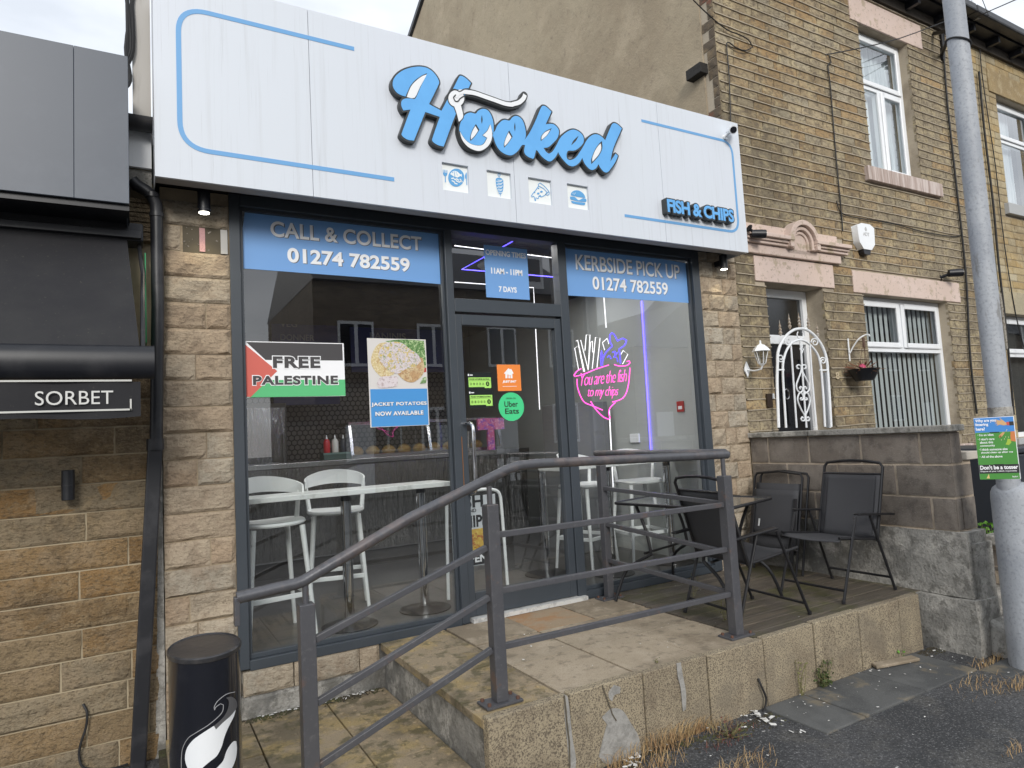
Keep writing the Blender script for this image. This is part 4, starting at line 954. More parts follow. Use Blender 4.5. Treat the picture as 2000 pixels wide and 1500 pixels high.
make_chair('folding_chair', 'open black folding chair behind the railing post, its back to the rail', 'chair', (3.425, -1.035, DZ), R_(-5), G_CH)
# folded one, leaning on the block wall
fcx = root('folding_chair', 'folded black chair leaning upright in the corner between shop and block wall', 'chair', (4.62, -.36, DZ), G_CH)
def lean(y, z, dx=0.): return (4.53+.19*z/.8+dx, y, DZ+z)
for dx in (0, .045):
    mb = MB(); a, b = (-.11, -.585) if dx == 0 else (-.135, -.61)
    mb.tube([lean(a, 0 if dx else .04, dx), lean(a, .76, dx), lean(a-.02, .79, dx), lean((a+b)/2, .81, dx), lean(b+.02, .79, dx), lean(b, .76, dx), lean(b, .0, dx)], .010, 8).build('back_frame' if dx == 0 else 'leg_frame', M_CHAIRM, fcx, smooth=True)
for z in (.16, .42, .70): MB().cyl(lean(-.12, z, .02), lean(-.58, z, .02), .008, n=8).build('crossbar', M_CHAIRM, fcx, smooth=True)
for nm, z0, z1, dx in (('backrest', .17, .71, .012), ('seat', .30, .66, -.02)):
    mb = MB()
    for i in range(9):
        for j in range(9):
            u, v = i/8, j/8; p = lean(-.125-.45*v, z0+(z1-z0)*u, dx-.014*math.sin(math.pi*v)); mb.v.append(p)
    for i in range(8):
        for j in range(8): a = i*9+j; mb.f.append((a, a+1, a+10, a+9))
    mb.build(nm, M_CHAIRF, fcx, smooth=True).modifiers.new('t', 'SOLIDIFY').thickness = .003
for a in (-.15, -.56): MB().bar(lean(a, .10, -.035), lean(a, .60, -.035), .03, .012).build('armrest', M_CHAIRM, fcx, bevel=.003)
MB().bar(lean(-.22, .36, -.04), lean(-.225, .42, -.042), .022, .002).build('care_tag', M_WHITEP, fcx)

tbc = ((3.14+3.95)/2, (-.16-.93)/2)
tL, tR, tN = at(1199, 983, 'z', .70), at(1508, 973, 'z', .70), at(1416, 996, 'z', .70)
tF = tL+tR-tN
tb = root('patio_table', 'rectangular dark glass patio table between the chairs and the shop window', 'table', (tL+tR)/2+Vector((0, 0, -.70+DZ)))
def P2(u, v, z): p = tN+(tL-tN)*u+(tR-tN)*v; return (p.x, p.y, z)
cs = [P2(0,0,.70), P2(1,0,.70), P2(1,1,.70), P2(0,1,.70)]
rimp = []
for i in range(4):
    a, b, c = Vector(cs[i-1]), Vector(cs[i]), Vector(cs[(i+1) % 4]); d0, d1 = (a-b).normalized()*.04, (c-b).normalized()*.04
    for k in range(5): t = k/4; rimp.append((b+d0)*(1-t)**2+b*2*t*(1-t)+(b+d1)*t*t)
MB().tube(rimp, .011, 8, True).build('table_rim', M_CHAIRM, tb, smooth=True)
MB().add([p+Vector((0,0,.004)) for p in rimp]+[p-Vector((0,0,.002)) for p in rimp], [tuple(range(len(rimp))), tuple(range(len(rimp)*2-1, len(rimp)-1, -1))]).build('tabletop', M_TGLASS, tb)
for u, v, uo, vo in ((.14, .14, .0, -.08), (.86, .14, 1., -.08), (.86, .86, 1., 1.05), (.14, .86, 0, 1.05)):
    MB().tube(catmull([P2(u, v, .69), P2(u+(.5-u)*.25, v, .50), P2(u+(.5-u)*.35, v, .34), P2(u+(uo-u)*.5, v+(vo-v)*.5, .22), P2(uo, vo, DZ)], False, 4), .0115, 8).build('leg', M_CHAIRM, tb, smooth=True)
for u_ in (.2, .8): MB().tube([P2(u_, .14, .34), P2(u_, .86, .34)], .009, 8).build('brace', M_CHAIRM, tb, smooth=True)

# ------------------------------------------------------------------ posters and prints on the glass
VY = GY-.003
def poster(name, label, cat, x0, x1, z0, z1, m, y=VY, t=.001, grp=None, th=.001):
    r = root(name, label, cat, ((x0+x1)/2, y, z0), grp); box('sheet', m, r, x0, x1, y-t, y, z0, z1); return r
def banner(name, label, poly, y):
    c = Vector((0, 0)); r = root(name, label, 'window banner', (poly[0][0], y, poly[0][1])); plate('sheet', [poly], y-.001, .001, M_VINYL, r); return r
b1 = banner('window_banner', 'wide blue window banner reading CALL & COLLECT with the phone number', [(lambda p: (p.x, p.z))(at(px, py, 'y', VY)) for px, py in ((470,524),(471,470),(479,406),(640,425),(857,450),(866,480),(872,540),(871,556),(700,541))], VY)
def dual(par, s, x0, x1, z0, z1, y, bold, sp=1., dx=.004):
    text('letter_shade', s, x0+dx, x1+dx, z0-dx, z1-dx, y-.0012, M_SHADOWT, par, .0006, bold+.01, 0, sp)
    text('letters', s, x0, x1, z0, z1, y-.0022, M_TEXTW, par, .0006, bold, 0, sp)
def span(s, par, pl, pr, ztop, zbot, bold=.012, sp=1., y=VY, m=None, shade=True, dx=.004):
    """text between two pixel columns with its cap height from a pixel column in its middle"""
    (xa, ya), (xb, yb_) = pl, pr; x0, x1 = X(xa, ya, y), X(xb, yb_, y)
    if shade: dual(par, s, x0, x1, zbot, ztop, y, bold, sp, dx)
    else: text('letters', s, x0, x1, zbot, ztop, y-.0014, m or M_TEXTW, par, .0006, bold, 0, sp)
span('CALL & COLLECT', b1, (528,447), (823,475), Zc(676, 447, VY), Zc(676, 476, VY), .022, 1.03)
span('01274 782559', b1, (561,497), (800,517), Zc(680, 494, VY), Zc(680, 522, VY), .03, 1.0)
b2 = banner('window_banner', 'blue window banner reading KERBSIDE PICK UP with the phone number', [(lambda p: (p.x, p.z))(at(px, py, 'y', VY)) for px, py in ((1104,482),(1220,494),(1340,514),(1346,550),(1348,592),(1230,584),(1108,577))], VY)
span('KERBSIDE PICK UP', b2, (1124,515), (1327,528), Zc(1225, 507, VY), Zc(1225, 536, VY), .012, .98)
span('01274 782559', b2, (1157,552), (1304,564), Zc(1230, 546, VY), Zc(1230, 571, VY), .02, 1.0)
x0, x1 = 2.235, 2.603
b3 = poster('window_sign', 'square blue window sign of opening times above the door', 'window sign', x0, x1, Zc(990, 583, VY), Zc(990, 483, VY), M_VINYL)
span('OPENING TIMES', b3, (948,492), (1027,502), Zc(988, 491, VY), Zc(988, 501.5, VY), .03, 1., shade=False)
span('11AM - 11PM', b3, (959,527), (1020,535), Zc(989, 525, VY), Zc(989, 536.5, VY), .04, 1., shade=False)
span('7 DAYS', b3, (974,561), (1009,566), Zc(991, 560, VY), Zc(991, 571, VY), .035, 1., shade=False)

# FREE PALESTINE
fx0, fx1, fz0, fz1 = .578, 1.178, 1.548, 1.888
fg = poster('window_poster', 'Palestinian flag poster reading FREE PALESTINE in the left window', 'poster', fx0, fx1, fz0, fz1, M_TEXTW)
Y1 = VY-.0012
def uv(u, v): return (fx0+u*(fx1-fx0), fz0+v*(fz1-fz0))
plate('print', [[uv(.02,.985),uv(.985,.985),uv(.985,.67),uv(.20,.67)]], Y1-.0006, .0005, mat('flag black', (.055, .052, .055), .6), fg)
plate('print', [[uv(.0,.005),uv(1,.005),uv(1,.31),uv(.17,.31),uv(.04,.0)]], Y1-.0006, .0005, mat('flag green', (.10, .50, .20), .6), fg)
plate('print', [[uv(.004,.95),uv(.31,.47),uv(.05,.01),uv(.004,.02)]], Y1-.0014, .0005, mat('flag red', (.62, .13, .10), .6), fg)
for s, a, b, c, d in (('FREE', .27, .745, .525, .735), ('PALESTINE', .075, .925, .22, .385)):
    (xa, za), (xb, zb_) = uv(a, c), uv(b, d)
    text('letter_outline', s, xa-.005, xb+.005, za-.005, zb_+.005, Y1-.0020, M_TEXTW, fg, .0005, .075, 0, 1.10)
    text('letters', s, xa, xb, za, zb_, Y1-.0028, mat('flag black', (.055, .052, .055), .6), fg, .0005, .042, 0, 1.12)

# jacket potatoes
px0, px1, pz0, pz1 = 1.333, 1.745, 1.340, 1.926
jp = poster('window_poster', 'poster with a filled potato above blue text JACKET POTATOES NOW AVAILABLE', 'poster', px0, px1, pz0, pz1, mat('poster off white', (.66, .64, .62), .5))
def q(u, v): return (px0+u*(px1-px0), pz0+v*(pz1-pz0))
def blob(L_, m, k, nm='print', n=4): return plate(nm, [catmull([q(*p) for p in L_], True, n)], Y1-.0006*k, .0005, m, jp)
def flat(nm, c, v=()): return mat(nm, c, .5, var=v)
blob([(.30,.97),(.60,.995),(.97,.985),(.985,.70),(.93,.62),(.80,.75),(.55,.9)], flat('print salad', (.13, .27, .08), [(60, (.45, .6, .3), .48, .56, 1), (130, (.04, .12, .03), .5, .6, 1)]), 1)
blob([(.93,.66),(.985,.67),(.985,.62),(.92,.61)], flat('print tomato', (.45, .05, .04)), 2)
blob([(.05,.74),(.10,.86),(.20,.94),(.36,.95),(.5,.88),(.45,.62),(.34,.57),(.22,.56),(.10,.64)], flat('print potato', (.62, .50, .26), [(30, (.45, .27, .12), .5, .62, .8), (90, (.75, .68, .45), .5, .6, .8)]), 3)
blob([(.48,.60),(.60,.52),(.75,.50),(.90,.57),(.955,.66),(.93,.78),(.75,.80),(.55,.70)], flat('print potato skin', (.50, .32, .16), [(24, (.62, .50, .3), .48, .58, .9), (90, (.3, .16, .08), .55, .65, .8)]), 4)
blob([(.20,.86),(.32,.95),(.55,.96),(.72,.88),(.85,.82),(.90,.74),(.78,.68),(.62,.65),(.50,.60),(.36,.62),(.24,.70),(.18,.78)], flat('print filling', (.66, .60, .62), [(45, (.62, .48, .12), .55, .6, 1), (70, (.25, .32, .10), .6, .66, 1), (150, (.40, .34, .36), .55, .65, .9)]), 5)
blob([(.13,.49),(.20,.56),(.34,.57),(.49,.565),(.47,.46),(.38,.445),(.18,.44)], flat('print flakes', (.68, .62, .64), [(60, (.45, .36, .36), .54, .62, .9)]), 6)
blob([(.86,.48),(.97,.49),(.985,.56),(.92,.55)], flat('print herb', (.13, .25, .08), [(90, (.5, .6, .4), .5, .58, 1)]), 6)
plate('print', [[q(.02,.005),q(.985,.005),q(.985,.425),q(.02,.425)]], Y1-.0006, .0005, M_VINYL2, jp)
for s, a, b, c, d in (('JACKET POTATOES', .03, .965, .225, .275), ('NOW AVAILABLE', .09, .90, .125, .172)):
    (xa, za), (xb, zb_) = q(a, c), q(b, d)
    text('letter_outline', s, xa-.002, xb+.003, za-.004, zb_+.002, Y1-.0014, M_SHADOWT, jp, .0005, .06, 0, 1.05)
    text('letters', s, xa, xb, za, zb_, Y1-.0022, M_TEXTW, jp, .0005, .022, 0, 1.08)

# stickers on the door
DY = .03-.002
M_HYG = mat('hygiene green', (.42, .78, .16), .5); M_HK = mat('hygiene black', (.008, .012, .012), .4)
for i, (za, zb_) in enumerate(((1.575, 1.697), (1.448, 1.572))):
    a, b = (2.036+.004*i, 2.232+.004*i)
    h = poster('hygiene_sticker', ('upper' if i == 0 else 'lower')+' food hygiene rating sticker on the shop door', 'sticker', a, b, za, zb_, M_HK, DY, grp='hygiene rating stickers')
    w_ = b-a; hh = zb_-za
    plate('print', [[(a+.01,za+.018),(b-.06,za+.018),(b-.06,za+.010),(b-.008,za+.010),(b-.008,zb_-.036),(a+.01,zb_-.036)]], DY-.0018, .0005, M_HYG, h)
    text('letters', 'FOOD HYGIENE RATING', a+.018, b-.02, zb_-.054, zb_-.043, DY-.0026, M_HK, h, .0005, .03)
    box('print', M_HK, h, a+.012, b-.01, DY-.0024, DY-.0019, zb_-.060, zb_-.0585)
    for k in range(6):
        cx_ = a+.028+k*.024+(.012 if k == 5 else 0); r = .009 if k < 5 else .017
        c_ = lambda rr: [(cx_+rr*math.cos(t)*.82, za+.040+rr*math.sin(t)) for t in [2*math.pi*m_/18 for m_ in range(18)]]
        plate('print', [c_(r), c_(r*.8)] if k < 5 else [c_(r)], DY-.0024, .0005, M_HK, h)
        text('letters', '012345'[k], cx_-r*.3, cx_+r*.3, za+.040-r*.5, za+.040+r*.5, DY-.0034, M_HK if k < 5 else M_HYG, h, .0005, .02)
    plate('print', [[(a+.012+.006*math.cos(t), zb_-.018+.008*math.sin(t)) for t in [2*math.pi*m_/12 for m_ in range(12)]]], DY-.0018, .0005, M_TEXTW, h)
    box('print', M_TEXTW, h, a+.022, a+.045, DY-.0018, DY-.0012, zb_-.022, zb_-.015)
je = poster('delivery_sticker', 'square orange delivery sticker on the shop door', 'sticker', 2.279, 2.474, 1.562, 1.754, mat('sticker orange', (.85, .25, .045), .5), DY)
def jq(u, v): return (2.279+u*.195, 1.562+v*.192)
plate('print', [[jq(*p) for p in ((.28,.66),(.48,.86),(.56,.82),(.60,.84),(.64,.78),(.70,.66),(.64,.65),(.64,.48),(.56,.48),(.56,.60),(.52,.60),(.54,.48),(.46,.48),(.48,.62),(.43,.62),(.42,.48),(.34,.48),(.34,.65))]], DY-.0018, .0005, M_TEXTW, je)
text('letters', 'JUST EAT', *[jq(.2, 0)[0], jq(.80, 0)[0], jq(0, .29)[1], jq(0, .40)[1]], DY-.0018, M_TEXTW, je, .0005, .06, .25)
box('print', M_TEXTW, je, jq(.2, 0)[0], jq(.8, 0)[0], DY-.0018, DY-.0014, jq(0, .165)[1], jq(0, .18)[1])
uc = (2.382, 1.447)
ue = root('delivery_sticker', 'round green delivery sticker on the shop door', 'sticker', (uc[0], DY, uc[1]))
plate('sheet', [[(uc[0]+.106*math.cos(t), uc[1]+.104*math.sin(t)) for t in [2*math.pi*k/40 for k in range(40)]]], DY-.001, .001, mat('sticker green', (.06, .62, .25), .5), ue)
text('letters', 'Uber', uc[0]-.058, uc[0]+.055, uc[1]-.002, uc[1]+.040, DY-.0018, M_TEXTK, ue, .0005, .015)
text('letters', 'Eats', uc[0]-.055, uc[0]+.060, uc[1]-.052, uc[1]-.012, DY-.0018, M_TEXTK, ue, .0005, .018)
text('letters', 'ORDER ON', uc[0]-.042, uc[0]+.038, uc[1]+.055, uc[1]+.066, DY-.0018, M_TEXTK, ue, .0005, .01)

# ------------------------------------------------------------------ neon sign and led lines inside
def neon(c, s_): return mat('neon %.2f %.2f %.2f' % c, c, emit=s_)
N_P, N_B, N_W = neon((1., .08, .50), 1.5), neon((.10, .07, 1.), 1.5), neon((.95, .93, .95), .8)
NY = .085
ne = root('neon_sign', 'pink, white and blue neon sign of a cone of chips in the right window', 'neon sign', (3.28, NY, 1.33))
def nn(L_, m, r=.0042, nm='neon_tube', k=4):
    P = [at(1080+x/5, 560+y/5, 'y', NY) for x, y in L_]
    MB().tube(catmull(P, False, k) if k else P, r, 6).build(nm, m, ne, smooth=True)
for L_ in ([(225,530),(240,520),(310,830)], [(250,810),(212,600),(250,575),(300,830)], [(312,625),(325,470),(362,470),(345,800)], [(270,520),(345,815)], [(345,800),(365,545),(385,530),(388,640)],
           [(384,800),(415,495),(460,500),(430,790)], [(505,620),(483,545),(530,505),(545,560)], [(665,660),(685,622),(732,660),(680,755)]):
    nn(L_, N_W, .0032, k=0)
nn([(480,770),(490,700),(520,640),(580,580),(560,540),(555,480),(575,450),(600,470),(630,530),(680,505),(718,525),(700,570),(645,610),(655,680),(660,750)], N_B, .005)
nn([(470,770),(465,690),(475,625),(480,700)], N_B, .004); nn([(530,690),(550,672),(570,705)], N_B, .004); nn([(580,640),(605,630),(608,680),(625,700),(632,735)], N_B, .004); nn([(590,690),(620,660),(630,640)], N_B, .004)
nn([(275,800),(235,825),(205,865),(215,875),(300,855),(420,805),(545,765)], N_P, .0045); nn([(598,760),(650,775),(720,770),(752,745),(745,725),(722,730)], N_P, .0045)
nn([(235,900),(240,980),(270,1070),(310,1130),(380,1160),(485,1205)], N_P, .0045); nn([(752,790),(742,920),(722,1020),(690,1080),(640,1110),(580,1125)], N_P, .0045)
nn([(368,1120),(420,1200),(490,1270),(545,1295),(558,1280),(545,1230),(560,1180),(610,1130)], N_P, .0045)
for s, (xa, ya), (xb, yb_), hh in (('You are the fish', (272,905), (722,865), 66), ('to my chips', (342,1040), (640,1030), 60)):
    pa, pb = at(1080+xa/5, 560+ya/5, 'y', NY), at(1080+xb/5, 560+yb_/5, 'y', NY)
    zc_ = (pa.z+pb.z)/2; h_ = .050
    me = text_mesh(s, pa.x, pb.x, -h_, h_, NY, .004, -.02, .45, .88)
    for v in me.vertices: v.co.z += pa.z+(pb.z-pa.z)*(v.co.x-pa.x)/(pb.x-pa.x)
    me.materials.clear(); me.materials.append(N_P); obj('neon_letters', me, ne)
def led(lab, pts, m, r=.006, grp=None):
    P = [Vector(p) for p in pts]; r_ = tag(MB().tube(P, r, 6).build('led_strip', m, None), lab, 'light strip', grp)
    return r_
led('blue vertical light strip on the side wall of the shop', [at(1253, 588, 'x', 4.47), at(1272, 890, 'x', 4.47)], neon((.12, .09, 1.), 3.2), .008)
led('white vertical light strip above the neon sign', [at(1178, 560, 'y', 1.05), at(1184, 640, 'y', 1.05)], N_W, .006)
led('white vertical light strip below the neon sign', [at(1190, 800, 'y', 1.05), at(1198, 960, 'y', 1.05)], N_W, .006)
led('white vertical light strip seen through the door glass', [at(1044, 600, 'y', 2.0), at(1054, 800, 'y', 2.0)], N_W, .0055)
led('upper white light strip across the fanlight', [at(888, 480, 'y', .34), at(1082, 504, 'y', .34)], N_W, .0035)
led('lower white light strip across the fanlight', [at(888, 551, 'y', .34), at(1042, 562, 'y', .34), at(1044, 600, 'y', .34)], N_W, .0035)
led('blue triangular light strip behind the opening times sign', [at(1004, 470, 'y', .30), at(902, 526, 'y', .30), at(1082, 541, 'y', .30)], neon((.12, .09, 1.), 3.2), .004)

# ------------------------------------------------------------------ shop interior
for lab, yy in (('added fill light under the ceiling just behind the window head', .36), ('added fill light under the ceiling in front of the serving counter', 1.45)):  # added lights that brighten the interior, placed out of the camera's view
    t = root('added_ceiling_fill', lab, 'light strip', (2.5, yy, 2.78), 'added fill lights in the shop')
    for xa_, xb_ in ((.7, 1.75),): box('diffuser', mat('added fill glow', (1, .97, .94), emit=3.), t, xa_, xb_, yy-.03, yy+.03, 2.772, 2.795)
    l_ = bpy.data.lights.new('strip', 'AREA'); l_.shape = 'RECTANGLE'; l_.size = 3.3; l_.size_y = .1; l_.energy = 17; l_.color = (1, .96, .92)
    o = bpy.data.objects.new('interior_fill_light', l_); COL.objects.link(o); o.location = (2.55, yy, 2.765); o.parent = t; o.matrix_parent_inverse = world_of(t).inverted()
CY = 2.56
ct = root('shop_counter', 'long stainless steel serving counter across the shop', 'counter', (2.3, 3.0, 0))
box('counter_front', M_STEELW, ct, .56, 4.0, CY+.02, CY+.05, .17, .95)
box('counter_top', M_STEEL, ct, .56, 4.0, CY-.06, CY+.75, 1.045, 1.095, .004); box('counter_edge', M_STEELW, ct, .56, 4.0, CY-.05, CY-.03, .95, 1.04)
box('kick_plate', M_WALLD, ct, .56, 4.0, CY+.06, CY+.09, .0, .165); box('kick_strip', M_STEEL, ct, .56, 4.0, CY+.03, CY+.055, .155, .17)
hc = root('hot_cabinet', 'glass fronted hot food cabinet on the counter', 'cabinet', (2.5, 2.8, 1.095))
ca, cb = 1.93, 3.7
box('cabinet_base', M_STEEL, hc, ca, cb, CY+.02, CY+.6, 1.097, 1.13); box('cabinet_top', M_STEEL, hc, ca, cb, CY+.1, CY+.6, 1.44, 1.47)
for x in (ca, (ca+cb)/2-.02, cb-.03): MB().bar((x+.015, CY+.04, 1.13), (x+.015, CY+.12, 1.44), .03, .03).build('cabinet_post', M_STEEL, hc)
pane1('cabinet_pane', hc, ca+.03, cb-.03, 1.13, 1.44, CY+.09)
for i in range(9): MB().lathe((ca+.15+.18*i, CY+.35, 1.132), [(.06, 0), (.075, .03), (.05, .07), (.01, .09)], 10, 1.1, .8).build('hot_food', mat('fried food', (.34, .19, .06), .7, var=[(30, (.45, .32, .12), .45, .6, .8)]), hc, smooth=True)
bt = [('red sauce bottle beside the hot cabinet', (.45, .02, .03), 1.715), ('white sauce bottle beside the hot cabinet', (.6, .6, .58), 1.80), ('dark sauce bottle beside the hot cabinet', (.03, .035, .05), 1.885)]
for lab, c, x in bt:
    b = root('sauce_bottle', lab, 'bottle', (x, CY+.15, 1.17), 'sauce bottles on the counter')
    MB().lathe((x, CY+.15, 1.17), [(.032, 0), (.034, .01), (.034, .11), (.022, .135), (.012, .14)], 14).build('bottle_body', mat('sauce %s' % lab[:4], c, .4), b, smooth=True); MB().lathe((x, CY+.15, 1.31), [(.011, 0), (.004, .04)], 10).build('nozzle', M_WHITE, b)
cd = root('condiment_crate', 'dark green crate under the sauce bottles', 'crate', (1.8, CY+.15, 1.097))
box('crate_body', mat('crate green', (.03, .06, .055), .6), cd, 1.66, 1.95, CY+.06, CY+.24, 1.097, 1.168, .004); box('rim', mat('crate rim', (.1, .16, .15), .5), cd, 1.655, 1.955, CY+.055, CY+.06, 1.15, 1.17)
tw = root('rear_wall_tiles', 'pale hexagon tiled panel on the rear wall of the shop', 'tiled panel', (2, 5.18, 1.0))
mb = MB()
for r in range(22):
    for c_ in range(44):
        cx_, cz_ = 1.3+.075*c_+(.0375 if r % 2 else 0), 1.05+.065*r
        mb.add([(cx_+.034*math.sin(k*math.pi/3), 5.19, cz_+.034*math.cos(k*math.pi/3)) for k in range(6)], [(0,1,2,3,4,5)])
mb.build('tilework', M_TILE, tw, kind='stuff')
mbd = root('menu_board', 'navy wall menu board listing chicken, veg, doner and meat', 'menu board', (1.5, 4.9, 2.1))
p0, p1 = at(540, 690, 'y', 4.4), at(612, 600, 'y', 4.4)
box('board', M_NAVY, mbd, p0.x-.05, p1.x+.3, 4.40, 4.44, p0.z-.65, p1.z+.1)
for k, s in enumerate(('CHICKEN', 'VEG', 'DONNER', 'MEAT')): text('letters', s, p0.x+.05, p0.x+.05+.07*len(s), p1.z-.10-.17*k, p1.z-.02-.17*k, 4.395, M_TEXT, mbd, .002, .02)
mb2 = root('menu_board', 'wide navy wall menu board headed PANINIS', 'menu board', (3.1, 4.9, 2.1))
p0, p1 = at(700, 690, 'y', 4.4), at(850, 580, 'y', 4.4)
box('board', M_NAVY, mb2, p0.x-.1, p1.x+.4, 4.40, 4.44, p0.z-.25, min(2.79, p1.z+.1)); pt = at(722, 652, 'y', 4.4)
text('letters', 'PANINIS', pt.x, at(792, 652, 'y', 4.4).x, pt.z-.07, pt.z+.02, 4.395, M_TEXT, mb2, .002, .02)
bx = root('drinks_fridge', 'tall dark fridge beside the left wall of the shop', 'fridge', (.95, 3.9, 0))
box('fridge_body', M_WALLD, bx, .62, 1.5, 3.6, 4.2, 0, 1.75, .01); box('fridge_door', M_STEELW, bx, 1.05, 1.48, 3.58, 3.60, .1, 1.7); MB().cyl((1.45, 3.56, .8), (1.45, 3.56, 1.4), .012).build('handle', M_STEEL, bx)
pkd = root('sweets_display', 'pink and purple sweets display behind the door glass', 'display', (3.1, 1.9, 1.15))
a_, b_ = at(930, 818, 'y', 2.5), at(982, 838, 'y', 2.5)
box('pink_panel', mat('pink print', (.55, .12, .28), .5, var=[(24, (.22, .08, .45), .5, .6, .9), (40, (.7, .35, .5), .55, .65, .9)]), pkd, a_.x, b_.x, 2.46, 2.5, b_.z, a_.z)
box('pink_leg', mat('pink print', (.5, .1, .2)), pkd, a_.x+.12, a_.x+.2, 2.46, 2.5, 1.097, b_.z-.001)
gp = root('grey_cabinet', 'tall grey steel cabinet inside the right window', 'cabinet', (3.9, 1.7, 0))
fa = box('fire_alarm_point', mat('alarm red', (.40, .03, .03), .4), None, 4.466, 4.479, .44, .53, 1.375, 1.475, .003); tag(fa, 'small red fire alarm call point on the pale shop side wall', 'fire alarm')
box('label_plate', M_TEXTW, fa, 4.4645, 4.4655, .46, .51, 1.40, 1.43)
tag(box('socket', M_WHITE, None, 4.462, 4.479, 1.10, 1.24, 1.10, 1.19, .003), 'white socket plate on the shop side wall', 'socket')
box('cabinet_body', mat('cabinet grey', (.16, .165, .17), .45), gp, 3.95, 4.40, 1.5, 2.1, 0, 1.55, .006); box('cabinet_door', mat('cabinet grey', (.16, .165, .17), .45), gp, 3.97, 4.38, 1.485, 1.499, .1, 1.5, .003)
# window bars
def window_bar(x0, x1, z, lab, legs):
    t = root('window_worktop', lab, 'worktop', ((x0+x1)/2, .45, 0), 'worktops inside the windows')
    box('worktop', M_TOPW, t, x0, x1, .34, .66, z-.034, z, .004)
    for x, y in legs:
        MB().cyl((x, y, .02), (x, y, z-.08), .036, n=18).build('leg', M_CHROME, t, smooth=True); MB().cyl((x, y, z-.08), (x, y, z-.035), .034, n=14).build('collar', M_BLACK, t, smooth=True)
        MB().lathe((x, y, 0), [(.19, 0), (.19, .006), (.05, .02), (.037, .03)], 24).build('base', M_CHAIRM, t, smooth=True)
window_bar(.57, 2.02, .93, 'pale worktop along the inside of the left window', [(1.28, .50), (1.86, .56)])
window_bar(2.97, 4.46, .965, 'pale worktop along the inside of the right window', [(3.60, .55), (4.3, .55)])
ft = at(705, 935, 'y', 1.5)
pt_ = root('cafe_table', 'white round pedestal table in the middle of the shop', 'table', (3.18, .95, 0))
MB().cyl((3.18, .95, .02), (3.18, .95, .98), .035, n=16).build('leg', M_CHROME, pt_, smooth=True); MB().lathe((3.18, .95, .98), [(.28, 0), (.28, .025)], 30).build('tabletop', M_WALLD, pt_); MB().lathe((3.18, .95, 0), [(.2, 0), (.2, .006), (.04, .02)], 24).build('base', M_CHAIRM, pt_)
def make_stool(lab, loc, rz):
    t = root('bar_stool', lab, 'bar stool', loc, 'white bar stools inside the windows', rz, True)
    for sx in (-1, 1):
        for sy in (-1, 1): MB().tube([(sx*.215, sy*.20, 0), (sx*.16, sy*.15, .72)], [.013, .019], 10).build('leg', M_STOOL, t, smooth=True)
    q = [(sx*.195, sy*.183, .27) for sx, sy in ((-1,-1),(1,-1),(1,1),(-1,1))]
    for i in range(4): MB().bar(q[i], q[(i+1) % 4], .016, .032).build('footrest', M_STOOL, t, bevel=.004)
    mb = MB(); n = 24
    prof = []
    for k, (r, z) in enumerate(((1., .725), (1.03, .735), (1.0, .75), (.75, .741), (.3, .738))):
        for i in range(n):
            a = 2*math.pi*i/n; ca, sa = math.cos(a), math.sin(a); e = (abs(ca)**3.2+abs(sa)**3.2)**(-1/3.2)
            mb.v.append((.205*r*e*ca, .195*r*e*sa, z+.012*abs(ca)**2*r))
    for k in range(4):
        for i in range(n): j = (i+1) % n; mb.f.append((k*n+i, k*n+j, (k+1)*n+j, (k+1)*n+i))
    mb.f.append(tuple(range(4*n, 5*n))); mb.f.append(tuple(range(n))[::-1]); mb.build('seat', M_STOOL, t, smooth=True)
    mb = MB(); n = 20
    for i in range(n+1):
        a = R_(-15+210*i/n); hgt = .055+.055*math.sin(math.pi*i/n)
        for dr, dz in ((0, 0), (0, 1), (.012, 1), (.012, 0)): mb.v.append(((.215+dr)*math.cos(a), (.20+dr)*math.sin(a)+.015, .93+dz*hgt-.01*math.cos(2*a)))
    for i in range(n):
        for k in range(4): a = i*4+k; b = i*4+(k+1) % 4; mb.f.append((a, b, b+4, a+4))
    mb.f.append((0, 1, 2, 3)); mb.f.append((n*4, n*4+3, n*4+2, n*4+1)); mb.build('backrest', M_STOOL, t, smooth=True)
    for a in (R_(12), R_(168)): MB().tube([(.20*math.cos(a), .17*math.sin(a)+.02, .74), (.222*math.cos(a), .205*math.sin(a)+.015, .94)], [.018, .014], 8).build('back_arm', M_STOOL, t, smooth=True)
    return t
def kids(o): return [c for c in bpy.data.objects if c.parent == o]
def copy_tree(o, parent=None):
    c = o.copy(); COL.objects.link(c); c.parent = parent
    for ch in kids(o): copy_tree(ch, c)
    return c
s0 = make_stool('white bar stool at the left end of the left window worktop', (.80, .62, 0), R_(8))
for lab, x, y, a in (('white bar stool next to the chrome leg of the left worktop', 1.34, 1.0, -14), ('white bar stool at the right window, nearest the door', 3.66, 1.0, 20), ('white bar stool at the right window, nearest the side wall', 4.20, .85, -10)):
    c = copy_tree(s0); c.location = (x, y, 0); c.rotation_euler = (0, 0, R_(a)); c['label'] = lab
